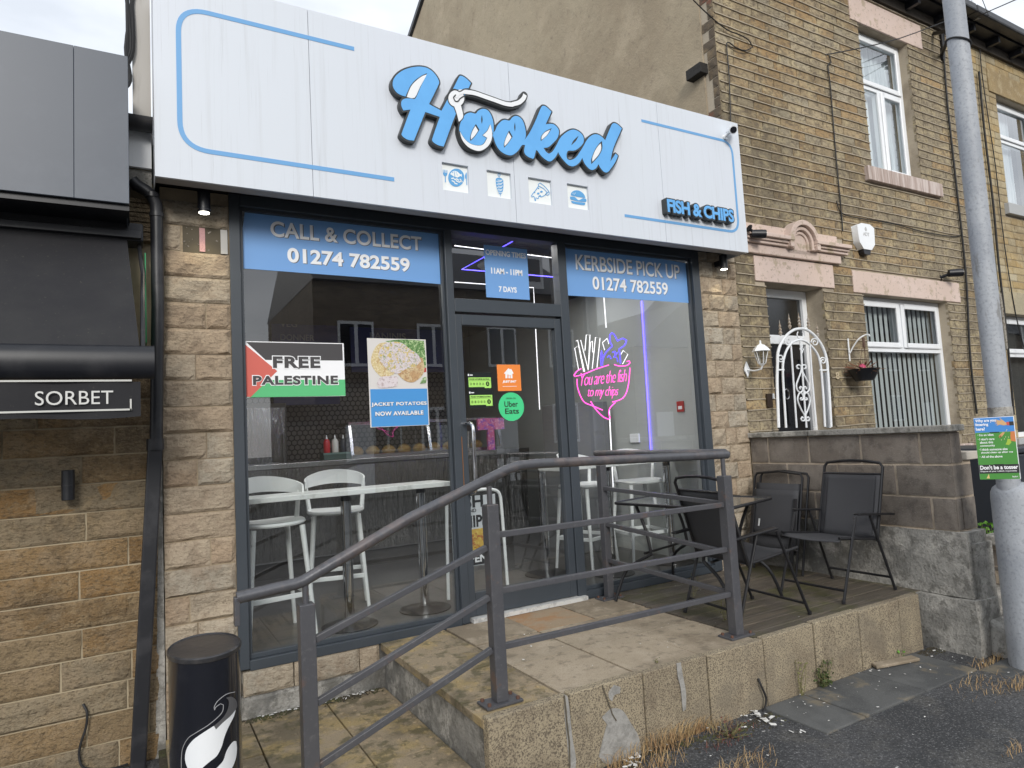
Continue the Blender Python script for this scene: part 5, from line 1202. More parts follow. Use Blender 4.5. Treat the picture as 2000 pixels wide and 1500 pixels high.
# A-board behind the door
ab = root('pavement_board', 'white framed FISH AND CHIPS OPEN board standing inside the door', 'A-board', (2.25, .62, 0))
BY = .62
a0, a1 = X(868, 1000, BY), X(984, 1000, BY)
ztop = Zc(930, 958, BY)
MB().tube(catmull([(a0, BY, .02), (a0+.02, BY, ztop-.12), (a0+.04, BY, ztop-.03), (a0+.12, BY, ztop), ((a0+a1)/2, BY, ztop+.003), (a1-.12, BY, ztop), (a1-.04, BY, ztop-.03), (a1-.02, BY, ztop-.12), (a1, BY, .02)], False, 4), .013, 10).build('board_frame', M_STOOL, ab, smooth=True)
b0, b1 = X(888, 1000, BY), X(962, 1000, BY); zt_, zb_ = ztop-.02, Zc(935, 1104, BY)
box('panel', mat('board print', (.60, .63, .66), .5), ab, b0-.03, b1+.03, BY, BY+.006, zb_, zt_-.02)
box('print', M_TEXTK, ab, b0-.02, b1+.02, BY-.0015, BY-.0005, zb_+.005, Zc(935, 1076, BY))
text('letters', 'OPEN', X(900, 1090, BY), X(951, 1088, BY), zb_+.025, Zc(935, 1082, BY), BY-.003, M_TEXTW, ab, .001, .03)
text('letters', 'FISH', X(882, 975, BY), X(943, 975, BY), Zc(930, 991, BY), Zc(930, 967, BY), BY-.002, M_TEXTK, ab, .001, .03)
text('letters', 'AND', X(910, 1000, BY), X(930, 1000, BY), Zc(920, 1001, BY), Zc(920, 994, BY), BY-.002, M_TEXTK, ab, .001, .02)
text('letters', 'CHIPS', X(888, 1015, BY), X(952, 1015, BY), Zc(935, 1029, BY), Zc(935, 1005, BY), BY-.002, M_TEXTK, ab, .001, .03)
box('food_print', mat('food print', (.62, .40, .07), .5, var=[(18, (.40, .10, .03), .5, .6, 1), (40, (.75, .6, .15), .55, .65, .9)]), ab, X(900, 1050, BY), b1+.01, BY-.0015, BY-.0005, Zc(935, 1073, BY), Zc(935, 1032, BY))

# ------------------------------------------------------------------ the terrace house
HX0, HX1, EZ = 4.80, 9.12, 6.16
hs = root('terrace_house', 'tall yellow-brown stone terrace house with pink lintels and a beige gable', 'house', (7, 1, 0))
OD = (5.20, 6.06, -.3, 2.555); OW = (6.72, 8.38, .86, 2.535); OU = (7.12, 8.10, 3.965, 5.66)
wall('front_wall', M_MORTAR_H, hs, HX0+.0, HX1, GZ, EZ, .006, .30, [OD, OW, OU])
PH = .0968
lint = [(5.06, 6.24, 2.555, 2.90), (4.93, 6.46, 2.90, 3.10), (6.56, 8.66, 2.535, 2.775), (6.98, 8.42, 5.66, 5.97), (6.97, 8.45, 3.80, 3.965), (6.62, 8.50, .78, .86)]
st = courses(HX0, HX1, -.29, PH, 66, .0085, [.22, .30, .38, .27], [OD, OW, OU]+lint)
st = [s for s in st if s[3] < EZ]
def keyf(s):
    cx_, cz_ = (s[0]+s[1])/2, (s[2]+s[3])/2
    hid = (cz_ < 1.12) or (cx_ < 4.95 and cz_ < 3.9) or (cz_ > 5.9)
    return (1 if hid else 0, -((s[1]-s[0]))*1.0/(cx_**2+18))
lay(hs, st, M_STONE_H, .0, .03, .009, .055, name='stone', limit=290, key=keyf)
mb = MB()
for r in range(66):
    z_ = -.29+r*PH-.0045
    if z_ > EZ: break
    for a, b in cut_row(HX0+.01, HX1, z_, z_+.004, [OD, OW, OU]+[(l_[0], l_[1], l_[2]-.01, l_[3]+.012) for l_ in lint]):
        n = max(2, int((b-a)/.09)); base = len(mb.v)
        for i in range(n+1):
            x_ = a+(b-a)*i/n; dz = .006*noise.noise(Vector((x_*3, r*7, 0))); h_ = .0045+.0025*noise.noise(Vector((x_*9, r*5, 3))); d_ = -.011+.003*noise.noise(Vector((x_*6, r*3, 9)))
            mb.v += [(x_, .004, z_+dz+h_+.002), (x_, d_, z_+dz+h_), (x_, d_, z_+dz-h_), (x_, .004, z_+dz-h_-.002)]
        for i in range(n):
            for k in range(3): a_ = base+i*4+k; mb.f.append((a_, a_+1, a_+5, a_+4))
mb.build('strap_pointing', M_MORTAR_H, hs, kind='stuff')
# quoin ends on the gable return, the gable itself
mb = MB()
for r in range(46):
    za = 1.6+r*PH; d = random.choice((.07, .11, .15)); vs, fs = stone_geo(.002, d, za, za+PH-.009, HX0-.004, .03, .010, 2, 2, r*1.3, 'x'); mb.add(vs, fs)
mb.build('quoin_ends', mat('sooty quoin stone', (.11, .085, .06), .95, var=[(6, (.23, .17, .1), .5, .65, .7), (3, (.2, .08, .05), .62, .7, .8)], bump=[(40, .6, .008)]), hs, kind='stuff')
ri = (5.6, 10.0); re_ = (9.2, 8.25)
gv = [(.302, GZ), (re_[0], GZ), (re_[0], re_[1]), ri, (.302, EZ+.1)]
MB().add([(HX0, y, z) for y, z in gv]+[(HX0+.28, y, z) for y, z in gv], [(0,1,2,3,4)[::-1], (5,6,7,8,9)]+[(i, (i+1) % 5, 5+(i+1) % 5, 5+i) for i in range(5)]).build('gable_wall', M_RENDER, hs)
MB().add([(HX0-.012, y, z) for y, z in ((.16, 1), (9.2, 1), (9.2, 8.2), (5.6, 9.9), (.16, 6.2))]+[(HX0-.001, y, z) for y, z in ((.16, 1), (9.2, 1), (9.2, 8.2), (5.6, 9.9), (.16, 6.2))], [(4,3,2,1,0), (5,6,7,8,9)]+[(i, (i+1) % 5, 5+(i+1) % 5, 5+i) for i in range(5)]).build('gable_render', M_RENDER, hs)
def roof(par, x0, x1, nm='roof'):
    MB().add([(x0, -.28, EZ+.12), (x1, -.28, EZ+.12), (x1, ri[0], ri[1]+.15), (x0, ri[0], ri[1]+.15), (x1, 9.3, 8.3), (x0, 9.3, 8.3), (x0, -.28, EZ+.04), (x1, -.28, EZ+.04), (x1, ri[0], ri[1]+.05), (x0, ri[0], ri[1]+.05), (x1, 9.3, 8.2), (x0, 9.3, 8.2)],
             [(0,1,2,3), (3,2,4,5), (6,9,8,7), (9,11,10,8), (0,6,7,1), (5,4,10,11), (0,3,9,6), (3,5,11,9), (1,7,8,2), (2,8,10,4)]).build(nm, M_SLATE, par)
roof(hs, HX0-.05, HX1)
def eaves(par, x0, x1):
    box('soffit', M_BLACK, par, x0, x1, -.20, -.001, EZ-.02, EZ+.035); box('frieze', mat('sooty frieze', (.06, .05, .04), .9), par, x0, x1, -.035, .0, EZ-.14, EZ-.021)
    k = x0+.2
    while k < x1-.1: box('gutter_bracket', M_BLACK, par, k, k+.05, -.19, -.036, EZ-.10, EZ-.021); k += .62
    box('gutter', M_PIPE, par, x0, x1, -.34, -.201, EZ+.0, EZ+.10, .02)
eaves(hs, HX0-.03, HX1)
# lintels and sills
def lintel(par, x0, x1, z0, z1, m, b=.006, yf=-.012, nm='lintel'): return box(nm, m, par, x0, x1, yf, .14, z0, z1, b)
lintel(hs, 5.06, 6.24, 2.557, 2.80, M_PINK); lintel(hs, 6.56, 8.66, 2.537, 2.772, M_PINK); lintel(hs, 6.98, 8.42, 5.662, 5.968, M_PINK)
M_SILL = mat('streaked pink sill', (.42, .33, .29), .8, var=[((26, 26, 1.5), (.60, .52, .48), .45, .6, .9), ((40, 40, 2), (.24, .18, .15), .58, .7, .7)], bump=[(40, .5, .004)])
lintel(hs, 6.97, 8.45, 3.802, 3.963, M_SILL, .006, -.05, 'sill'); lintel(hs, 6.60, 8.52, .782, .858, M_SILL, .006, -.05, 'sill')
# moulded hood over the door
hd = box('door_hood', M_PINK, hs, 4.93, 6.34, -.045, .0, 2.81, 2.90, .008)
for z0, z1, y in ((2.902, 2.928, -.075), (2.93, 2.955, -.095), (2.957, 2.995, -.125)):
    box('moulding', M_PINK, hd, 4.90, 5.53, y, .0, z0, z1, .005); box('moulding', M_PINK, hd, 5.87, 6.42, y, .0, z0, z1, .005)
box('hood_panel', M_PINK, hd, 4.96, 6.32, -.03, .0, 2.997, 3.10, .004)
ac, az = 5.70, 2.955
for r, y, w_ in ((.20, -.115, .05), (.15, -.085, .035), (.11, -.06, .03)):
    P = [(ac-r, az-.06)]+[(ac+r*math.cos(R_(a)), az+r*math.sin(R_(a))) for a in range(180, -1, -12)]+[(ac+r, az-.06)]
    MB().strip(P, w_, y, .0).build('arched_moulding', M_PINK, hd, bevel=.006)
plate('tympanum', [[(ac-.19, az-.1)]+[(ac+.19*math.cos(R_(a)), az+.19*math.sin(R_(a))) for a in range(180, -1, -15)]+[(ac+.19, az-.1)]], -.045, .04, M_PINK, hd)
# door
DYY = .20
box('door_frame', M_WHITEP, hs, 5.202, 5.27, DYY, DYY+.07, .0, 2.553, .004); box('door_frame', M_WHITEP, hs, 5.99, 6.058, DYY, DYY+.07, .0, 2.553, .004)
box('door_frame', M_WHITEP, hs, 5.271, 5.989, DYY, DYY+.07, 2.47, 2.553, .004); box('transom', M_WHITEP, hs, 5.271, 5.989, DYY-.005, DYY+.07, 2.0, 2.09, .004)
pane1('fanlight', hs, 5.271, 5.989, 2.09, 2.47, DYY+.03, M_GLASSF)
hdr = box('front_door', M_BLACKG, hs, 5.273, 5.987, DYY+.03, DYY+.07, .0, 1.998)
for a, b, c, d in ((5.36, 5.60, 1.2, 1.85), (5.66, 5.90, 1.2, 1.85), (5.36, 5.60, .4, 1.05), (5.66, 5.90, .4, 1.05)):
    MB().strip([(a, c), (b, c), (b, d), (a, d), (a, c)], .02, DYY+.018, DYY+.029).build('door_moulding', M_BLACKG, hdr)
MB().tube([(5.63+.04*math.cos(t), DYY+.005, 1.50+.05*math.sin(t)) for t in [2*math.pi*k/14 for k in range(14)]], .006, 8, True).build('knocker', M_CHROME, hdr, smooth=True)
text('door_number', '8', 5.60, 5.66, 1.74, 1.86, DYY+.026, mat('silver number', (.6, .6, .6), .3, .8), hdr, .003, .02)
def upvc(par, x0, x1, z0, z1, y, cells, nm='window', gm=M_GLASSH):
    """white frame with cells (u0,u1,v0,v1, opening light?)"""
    wf = MB(); fw = .062
    wroot = wall(nm, M_WHITEP, par, x0+.002, x1-.002, z0+.002, z1-.002, y, y+.07, [(x0+(x1-x0)*a+fw/2*(1 if a > 0 else 2), x0+(x1-x0)*b-fw/2*(1 if b < 1 else 2), z0+(z1-z0)*c+fw/2*(1 if c > 0 else 2), z0+(z1-z0)*d-fw/2*(1 if d < 1 else 2)) for a, b, c, d, _ in cells])
    for a, b, c, d, op in cells:
        xa, xb = x0+(x1-x0)*a+fw/2*(1 if a > 0 else 2), x0+(x1-x0)*b-fw/2*(1 if b < 1 else 2); za, zb = z0+(z1-z0)*c+fw/2*(1 if c > 0 else 2), z0+(z1-z0)*d-fw/2*(1 if d < 1 else 2)
        if op:
            s_ = .055; wall('sash', M_WHITEP, wroot, xa-.012, xb+.012, za-.012, zb+.012, y-.018, y-.001, [(xa+s_-.012, xb-s_+.012, za+s_-.012, zb-s_+.012)]).modifiers.new('e', 'BEVEL').width = .005
            xa += s_-.014; xb -= s_-.014; za += s_-.014; zb -= s_-.014
        pane1('pane', wroot, xa, xb, za, zb, y+.015, gm)
    return wroot
WY = .11
uw = upvc(hs, OU[0], OU[1], OU[2], OU[3], WY, [(0, 1, .62, 1, True), (0, .48, 0, .62, False), (.48, 1, 0, .62, True)], gm=M_GLASSU)
gw = upvc(hs, OW[0], OW[1], OW[2], OW[3], WY, [(0, .5, .66, 1, True), (.5, 1, .66, 1, True), (0, 1, 0, .66, False)])
M_CURT = mat('pale net curtain', (.85, .87, .9), .9, var=[((20, 20, 1), (.42, .46, .5), .45, .6, .7)])
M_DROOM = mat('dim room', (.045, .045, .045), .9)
def room(par, x0, x1, z0, z1, d=1.4):
    MB().add([(x0,.301,z0),(x1,.301,z0),(x1,d,z0),(x0,d,z0),(x0,.301,z1),(x1,.301,z1),(x1,d,z1),(x0,d,z1)], [(0,1,2,3),(4,7,6,5),(1,2,6,5),(2,3,7,6),(3,0,4,7)]).build('room', M_DROOM, par)
room(hs, 6.5, 8.7, .7, 2.7); room(hs, 7.0, 8.3, 3.9, 5.8); room(hs, 5.1, 6.2, -.2, 2.6, .9)
mb = MB()
for i in range(60):
    u = OU[0]+.0+(OU[1]-OU[0])*i/59
    for z in (OU[2]+.02, OU[3]-.04): mb.v.append((u, .24+.012*math.sin(i*1.15), z))
for i in range(59): a = 2*i; mb.f.append((a, a+2, a+3, a+1))
mb.build('net_curtain', M_CURT, uw, smooth=True)
M_BLIND = mat('vertical blind', (.50, .53, .53), .7)
n = 17
for i in range(n):
    x = OW[0]+.06+(OW[1]-OW[0]-.12)*i/(n-1); a = R_(-38 if i not in (3, 4, 8) else 10); w_ = .016 if i not in (3, 4, 8) else .045
    dx, dy = w_*math.cos(a), w_*math.sin(a)
    MB().add([(x-dx, .215-dy, OW[2]+.05), (x+dx, .215+dy, OW[2]+.05), (x+dx, .215+dy, OW[3]-.05), (x-dx, .215-dy, OW[3]-.05)], [(0,1,2,3)]).build('blind_slat', M_BLIND, gw)

# things fixed to the house
al = root('alarm_box', 'white house alarm box between the door hood and the pink lintel', 'alarm', (6.76, 0, 3.1))
hexp = [(6.62,3.245),(6.70,3.275),(6.85,3.275),(6.92,3.24),(6.905,3.06),(6.84,2.995),(6.70,2.995),(6.635,3.07)]
plate('alarm_cover', [hexp], -.075, .07, M_WHITEP, al, ).modifiers.new('b', 'BEVEL').width = .012
plate('alarm_base', [[(6.70,3.01),(6.84,3.01),(6.82,2.945),(6.72,2.945)]], -.065, .06, M_BLACK, al)
text('letters', 'ADT', 6.71, 6.82, 3.14, 3.18, -.0765, mat('faint grey print', (.5, .5, .5), .6), al, .001, .02)
plate('emblem', [[(6.765+.02*math.cos(t), 3.215+.026*math.sin(t)) for t in [2*math.pi*k/6 for k in range(6)]]], -.0762, .001, mat('faint grey print', (.5, .5, .5), .6), al)
cctv(at(1480, 457, 'y', -.14)+Vector((0,0,0)), (.8, -.6, -.1), 1.15, M_BLACK, 'black tube camera at the left end of the pink door hood', grp='black tube cameras on the house', mount=(at(1470, 457, 'y', -.14).x-.02, -.128, 3.0))
p_ = at(1865, 533, 'y', -.12); cctv(p_, (.7, -.7, -.05), 1.3, M_BLACK, 'black tube camera above the right end of the ground floor lintel', grp='black tube cameras on the house', mount=(p_.x-.07, .0, p_.z-.03))
text('house_number', '8', X(1630, 735), X(1637, 735), Zc(1633, 741), Zc(1633, 727), -.016, mat('brass number', (.62, .52, .36), .4, .2), None, .006, .03, label='small pale figure 8 fixed to the stone beside the gate', cat='house number')
bl = root('doorbell', 'dark brown doorbell box to the left of the arched gate', 'doorbell', (X(1500, 780), 0, Zc(1500, 782)))
box('bell_box', mat('bell brown', (.03, .018, .012), .35), bl, X(1494, 780), X(1504, 780), -.03, -.011, Zc(1499, 796), Zc(1499, 769), .004); box('bell_card', M_WHITEP, bl, X(1505.5, 772), X(1509, 772), -.02, -.011, Zc(1507, 779), Zc(1507, 769))
# lantern
ln = root('wall_lantern', 'white six-sided wall lantern hanging left of the arched gate', 'lantern', (5.0, 0, 1.8))
lc = at(1500, 668, 'y', -.28); lcx, lcz = lc.x, Zc(1500, 690, -.28)
MB().lathe((lcx, -.28, lcz-.09), [(.045, 0), (.085, .165)], 6).build('lantern_glass', glass('lantern glass', (.75, .75, .72), 1.5), ln)
for k in range(6):
    a = k*math.pi/3; MB().tube([(lcx+.047*math.cos(a), -.28+.047*math.sin(a), lcz-.09), (lcx+.088*math.cos(a), -.28+.088*math.sin(a), lcz+.075)], .005, 6).build('glazing_bar', M_WHITEP, ln)
MB().lathe((lcx, -.28, lcz+.075), [(.118, 0), (.118, .008), (.092, .045), (.05, .085), (.016, .10), (.012, .125), (.016, .135), (.003, .15)], 6).build('lantern_roof', M_WHITEP, ln, bevel=.002)
MB().lathe((lcx, -.28, lcz-.12), [(.018, 0), (.05, .03)], 6).build('lantern_base', M_WHITEP, ln)
MB().tube(catmull([(lcx, -.28, lcz-.12), (lcx, -.26, lcz-.16), (lcx, -.15, lcz-.17), (lcx, -.05, lcz-.15), (lcx, -.02, lcz-.14)], False, 4), .011, 8).build('arm', M_WHITEP, ln, smooth=True)
plate('wall_plate', [[(lcx-.055, lcz-.14), (lcx, lcz-.03), (lcx+.055, lcz-.14), (lcx, lcz-.25)]], -.03, .016, M_WHITEP, ln)
for ch in kids(ln):
    for v in ch.data.vertices: c_ = Vector((lcx+.02, -.02, lcz-.06)); v.co = c_+(v.co-c_)*.66
# arched gate
GTY = -.10
gt = root('arched_gate', 'white wrought iron arched gate with scrolls in front of the black door', 'gate', (5.45, GTY, 0))
def gp_(x, y): return at(1460+x/6.25, 600+y/6.25, 'y', GTY)
def gtube(L_, r=.009, nm='gate_bar', cl=False, k=4): return MB().tube(catmull([gp_(*p) for p in L_], cl, k) if k else [gp_(*p) for p in L_], r, 8, cl).build(nm, M_WHITEP, gt, smooth=True)
bz = 1.10
def down(L_, x_):  # continue a line to just below the coping
    return L_
gtube([(380,1470),(370,1200),(360,900),(365,700),(370,560),(410,440),(480,340),(560,280),(640,262),(720,275),(810,340),(890,440),(945,560),(970,680),(980,800),(1000,1100),(1020,1460)], .0135, 'gate_frame')
gtube([(470,1470),(440,1000),(430,760),(440,640),(480,520),(550,430),(640,400),(720,425),(800,500),(860,590),(890,700),(900,780),(925,1100),(945,1460)], .011, 'gate_frame')
for L_ in ([(530,470),(560,900),(600,1470)], [(645,400),(680,950),(720,1470)], [(760,450),(790,900),(835,1460)]): gtube(L_, .009, k=0)
gtube([(360,765),(445,765)], .008, k=0); gtube([(880,770),(985,770)], .008, k=0)
def spiral(cx_, cy_, r, a0, turns, n=14): return [(cx_+r*(1-.75*i/n)*math.cos(a0+turns*2*math.pi*i/n), cy_+r*(1-.75*i/n)*1.15*math.sin(a0+turns*2*math.pi*i/n)) for i in range(n+1)]
for cx_, cy_, r, a0 in ((490,415,48,0.), (405,620,48,0.), (820,430,48,3.1), (920,655,42,3.1)): gtube(spiral(cx_, cy_, r, a0, 1.4), .006, 'scroll', k=0)
gtube([(615,300),(605,330),(615,370),(645,385),(675,370),(680,330),(670,300)], .006, 'scroll')
def scroll_sym(L_):
    for s in (-1, 1): gtube([((655+(y-700)*.075)+s*x, y) for x, y in L_], .0075, 'scroll')
scroll_sym([(32,750),(52,745),(58,720),(38,705),(12,712),(2,745),(15,800),(50,880),(78,950),(72,1010),(40,1040),(8,1020),(5,985),(28,970),(42,985),(34,1000)])
scroll_sym([(28,1105),(42,1115),(34,1130),(12,1130),(4,1090),(20,1050),(50,1050),(75,1110),(72,1160),(40,1250),(10,1310),(2,1350),(12,1385),(42,1385),(52,1360),(36,1340),(22,1352)])
gtube([(655,440),(640,460),(655,490),(680,510),(665,560),(650,530),(640,510),(672,480),(665,450)], .006, 'gate_number', k=3)
for x, y in ((405,350), (518,270), (636,250), (748,268), (858,370)):
    p = gp_(x, y); MB().lathe(p, [(.006, 0), (.012, .015), (.018, .03), (.008, .045), (.016, .06), (.006, .075), (.012, .09), (.005, .11), (.001, .15)], 8).build('finial', mat('rusty gilt finial', (.34, .27, .2), .6, var=[(60, (.5, .48, .45), .5, .6, .8)]), gt, smooth=True)
MB().bar(gp_(1005, 790)+Vector((0,.05,0)), gp_(1050, 1470)+Vector((0,.05,0)), .035, .03, (0,1,0)).build('gate_post', M_WHITEP, gt, bevel=.003)
# hanging basket
hb_ = root('hanging_basket', 'black hanging basket with one pink flower beside the house window', 'hanging basket', (6.25, -.2, 1.6))
def bp_(x, y, yy=-.14): return at(1640+x/11.54, 630+y/11.54, 'y', yy)
MB().tube([bp_(185, 360, -.02), bp_(230, 870, -.02)], .008, 6).tube(catmull([bp_(230, 690, -.03), bp_(320, 520, -.07), bp_(430, 370, -.12), bp_(560, 285, -.16), bp_(660, 270, -.2), bp_(675, 310, -.2)], False, 4), .007, 6).build('wall_bracket', M_WHITEP, hb_, smooth=True)
for x in (500, 560, 600): MB().tube([bp_(530, 340, -.16), bp_(x*.9 if x == 500 else x+30, 1060, -.16)], .003, 5).build('chain', mat('rusty chain', (.12, .07, .05), .8), hb_)
MB().tube([bp_(530, 340, -.16), bp_(545, 480, -.16), bp_(555, 560, -.16)], .014, 6).build('dried_stem', mat('rusty chain', (.12, .07, .05)), hb_)
c = bp_(540, 1060, -.16); c2 = bp_(570, 1310, -.16)
MB().lathe((c.x, -.16, c2.z), [(.085, 0), (.145, c.z-c2.z), (.15, c.z-c2.z+.006)], 18).build('basket', M_BLACK, hb_, smooth=True)
mb = MB()
for i in range(70):
    a = random.uniform(0, 6.28); r = random.uniform(.03, .2); s_ = Vector((c.x, -.16, c.z)); e_ = s_+Vector((r*math.cos(a), r*math.sin(a), random.uniform(-.05, .09))); mb.bar(s_+(e_-s_)*.5, e_, .005, .004)
mb.build('dead_foliage', mat('dead foliage', (.2, .09, .05), .9), hb_, kind='stuff')
fp = bp_(510, 1000, -.2); mb = MB()
for i in range(26):
    v = Vector((random.gauss(0, 1), random.gauss(0, 1), random.gauss(0, 1))).normalized()*.028; t1 = v.orthogonal().normalized()*.016; t2 = v.cross(t1).normalized()*.016
    mb.add([fp+v-t1, fp+v-t2, fp+v+t1, fp+v+t2], [(0,1,2,3)])
mb.build('pink_flower', mat('pink petals', (.65, .10, .20), .6), hb_)

# cables on the facade
def cable(lab, L_, y=-.02, r=.006, k=3): return tag(MB().tube(catmull([at(px, py, 'y', y) for px, py in L_], False, k), r, 6).build('cable', M_CABLE, None, smooth=True), lab, 'cable')
cable('thin cable looping at the top corner of the house front', [(1354,0),(1385,30),(1420,58),(1445,68),(1462,78),(1470,92),(1455,99),(1436,92),(1424,83),(1419,86),(1424,150),(1427,236)], -.03)
cable('thin vertical cable down the middle of the house front', [(1620,108),(1623,122),(1617,128),(1622,170),(1629,260),(1635,330),(1642,400),(1646,452)], -.02, .007)
cable('cable sagging from the middle wire to the right hand cable', [(1634,392),(1640,412),(1655,421),(1690,428),(1750,438),(1800,452),(1860,462),(1876,460)], -.02)
cable('thick cable running the full height left of the lamp column', [(1838,60),(1843,110),(1850,200),(1862,310),(1872,400),(1880,470),(1888,560),(1895,700),(1908,808)], -.03, .013)
cable('span wire stretched from the house front to the bracket', [(1612,107),(1680,94),(1760,74),(1845,42)], -.25, .006)
cable('thin cable right of the lamp column', [(1903,64),(1912,86),(1918,145),(1930,230),(1945,330),(1962,480),(1985,620),(2003,690)], -.02, .007)
cable('pair of dark cables right of the lamp column', [(1912,140),(1922,250),(1940,400),(1950,510),(1965,640),(1976,760),(1980,810)], -.03, .014)
wb = root('wall_bracket', 'old black iron wire bracket high on the house front', 'bracket', at(1838, 90, 'y', 0))
MB().bar(at(1824, 66, 'y', -.02), at(1858, 58, 'y', -.3), .04).build('arm', M_BLACK, wb); MB().bar(at(1840, 62, 'y', -.02), at(1842, 118, 'y', -.02), .05, .03).build('back_plate', M_BLACK, wb); MB().bar(at(1838, 108, 'y', -.02), at(1857, 66, 'y', -.28), .03).build('strut', M_BLACK, wb)

# ------------------------------------------------------------------ the next house along
nh = root('terrace_house', 'paler cleaned stone terrace house at the right edge, behind the lamp column', 'house', (11, 1, 0))
NU = (10.17, 11.3, 3.95, 5.48); NG = (9.72, 11.4, .86, 2.45)
wall('front_wall', M_MORTAR_H, nh, HX1+.003, 15, GZ, EZ, .012, .30, [NU, NG])
lint2 = [(9.98, 11.5, 5.48, 5.80), (9.55, 11.6, 2.45, 2.75), (10.05, 11.45, 3.80, 3.95), (9.6, 11.5, .78, .86)]
st = [s for s in courses(HX1+.005, 12.6, -.29, PH, 66, .0085, [.22, .30, .26], [NU, NG]+lint2) if s[3] < EZ]
lay(nh, st, M_STONE_N, .006, .03, .007, .09, limit=290, key=lambda s: (0 if s[2] > 1.3 and s[0] < 11 else 1, s[0]))
for a, b, c, d in lint2[:2]: lintel(nh, a, b, c+.002, d-.002, M_STONE_N)
for a, b, c, d in lint2[2:]: lintel(nh, a, b, c+.002, d-.002, mat('grey painted sill', (.42, .43, .43), .7), .005, -.05, 'sill')
upvc(nh, *NU, WY, [(0, 1, .64, 1, True), (0, 1, 0, .64, False)], gm=M_GLASSU); upvc(nh, *NG, WY, [(0, .5, .68, 1, True), (.5, 1, .68, 1, True), (0, 1, 0, .68, False)])
for (a, b, c, d), nm in ((NU, 'u'), (NG, 'g')):
    mb = MB()
    for i in range(50):
        u = a+.0+(b-a)*i/49*(.72 if nm == 'u' else 1)
        for z in (c+.02, d-.04): mb.v.append((u, .24+.012*math.sin(i*1.15), z))
    for i in range(49): q_ = 2*i; mb.f.append((q_, q_+2, q_+3, q_+1))
    mb.build('net_curtain', M_CURT if nm == 'u' else M_DROOM, nh, smooth=True); room(nh, a-.1, b+.1, c-.1, d+.1)
roof(nh, HX1+.01, 15); eaves(nh, HX1+.01, 15)
tag(MB().tube([at(1895, -60, 'y', -1.2), at(1932, 33, 'y', -.3), at(1936, 38, 'y', -.25)], .004, 5).tube([at(1904, 34, 'y', -.3), at(1955, 12, 'y', -.8), at(2010, -12, 'y', -1.6)], .006, 5).build('cable', M_CABLE, None), 'overhead wire crossing the sky at the top right corner', 'cable')
ins = root('insulator', 'small grey glass insulator under the gutter beside the lamp column', 'insulator', at(1908, 36, 'y', -.2))
MB().cyl(at(1904, 34, 'y', -.22), at(1914, 32, 'y', -.28), .04, .03, 12).build('insulator_body', M_SMEAR, ins, smooth=True); MB().cyl(at(1899, -20, 'y', -.2), at(1902, 32, 'y', -.2), .02, n=8).build('white_pipe', M_WHITEP, ins)

# ------------------------------------------------------------------ yard wall of concrete blocks
yw = root('yard_wall', 'brown concrete block wall with buff mortar on a rough grey concrete plinth', 'wall', (4.85, -.9, GZ))
WX = 4.80; W0, W1 = -1.69, -.01; BZ0 = .430
box('mortar_core', M_BMORTAR, yw, WX+.006, WX+.12, W0+.006, W1, BZ0-.012, 1.10)
for r in range(3):
    za = BZ0+.225*r+.006; zb = za+.208; cuts = {0: [-.17, -.62, -1.07, -1.53], 1: [-.38, -.84, -1.30], 2: [-.20, -.60, -1.05, -1.49]}[r]
    e = [W1]+cuts+[W0-.004]
    for a, b in zip(e, e[1:]):
        vs, fs = stone_geo(b+.009, a-.009, za, zb, WX, .10, .004, 5, 3, r*3+a, 'x'); MB().add(vs, fs).build('block', M_BLOCK, yw)
for a, b in ((-.0, -.62), (-.625, -1.72)): box('coping', M_CONC, yw, WX-.035, WX+.15, b, a, 1.102, 1.145, .006)
box('mortar_ledge', M_BMORTAR, yw, WX-.018, WX+.02, W0-.02, W1, BZ0-.028, BZ0-.004, .008)
box('mortar_ledge', M_BMORTAR, yw, WX+.021, 5.05, W0-.022, W0+.02, BZ0-.028, BZ0-.004, .008)
# front return with its lower pale cap
box('mortar_core', M_BMORTAR, yw, WX+.125, 5.045, W0+.006, W0+.10, BZ0-.012, .90)
for r, (a, b) in ((0, (WX+.004, 4.86)), (0, (4.88, 5.04)), (1, (WX+.004, 5.035)), (2, (WX+.004, 4.93))):
    za = BZ0+.225*r+.006; vs, fs = stone_geo(a, b, za, min(za+.208, 1.095 if r == 2 else 9), W0, .09, .003, 4, 3, r+a, 'y'); MB().add(vs, fs).build('block', M_BLOCK, yw)
box('cap_stone', mat('pale cap stone', (.50, .46, .40), .9, bump=[(40, .5, .005)]), yw, 4.94, 5.10, W0-.03, W0+.5, .90, .955, .006)
def rough_box(nm, m, par, x0, x1, y0, y1, z0, z1, cut=5, amp=.008, seed=0):
    bm = bmesh.new(); bmesh.ops.create_cube(bm, size=1)
    for v in bm.verts: v.co = Vector((x0+(v.co.x+.5)*(x1-x0), y0+(v.co.y+.5)*(y1-y0), z0+(v.co.z+.5)*(z1-z0)))
    bmesh.ops.subdivide_edges(bm, edges=bm.edges[:], cuts=cut, use_grid_fill=True)
    for v in bm.verts:
        q_ = Vector((seed, 0, 0)); v.co += Vector((noise.noise(v.co*4+q_), noise.noise(v.co*4+q_+Vector((9, 0, 0))), noise.noise(v.co*4+q_+Vector((0, 9, 0)))))*amp
    me = bpy.data.meshes.new(nm); bm.to_mesh(me); bm.free(); me.materials.append(m); return obj(nm, me, par, smooth=True)
rough_box('plinth', M_CONC, yw, 4.775, 5.03, -1.745, .0, .0, .425, 10, .012)
rough_box('plinth_facing', M_CONC, yw, 4.83, 5.045, -1.765, -1.70, -.09, .35, 5, .006, 3)
rough_box('plinth_base', M_CONC, yw, 4.72, 5.0, -1.79, -.2, GZ-.05, -.005, 8, .02, 5)
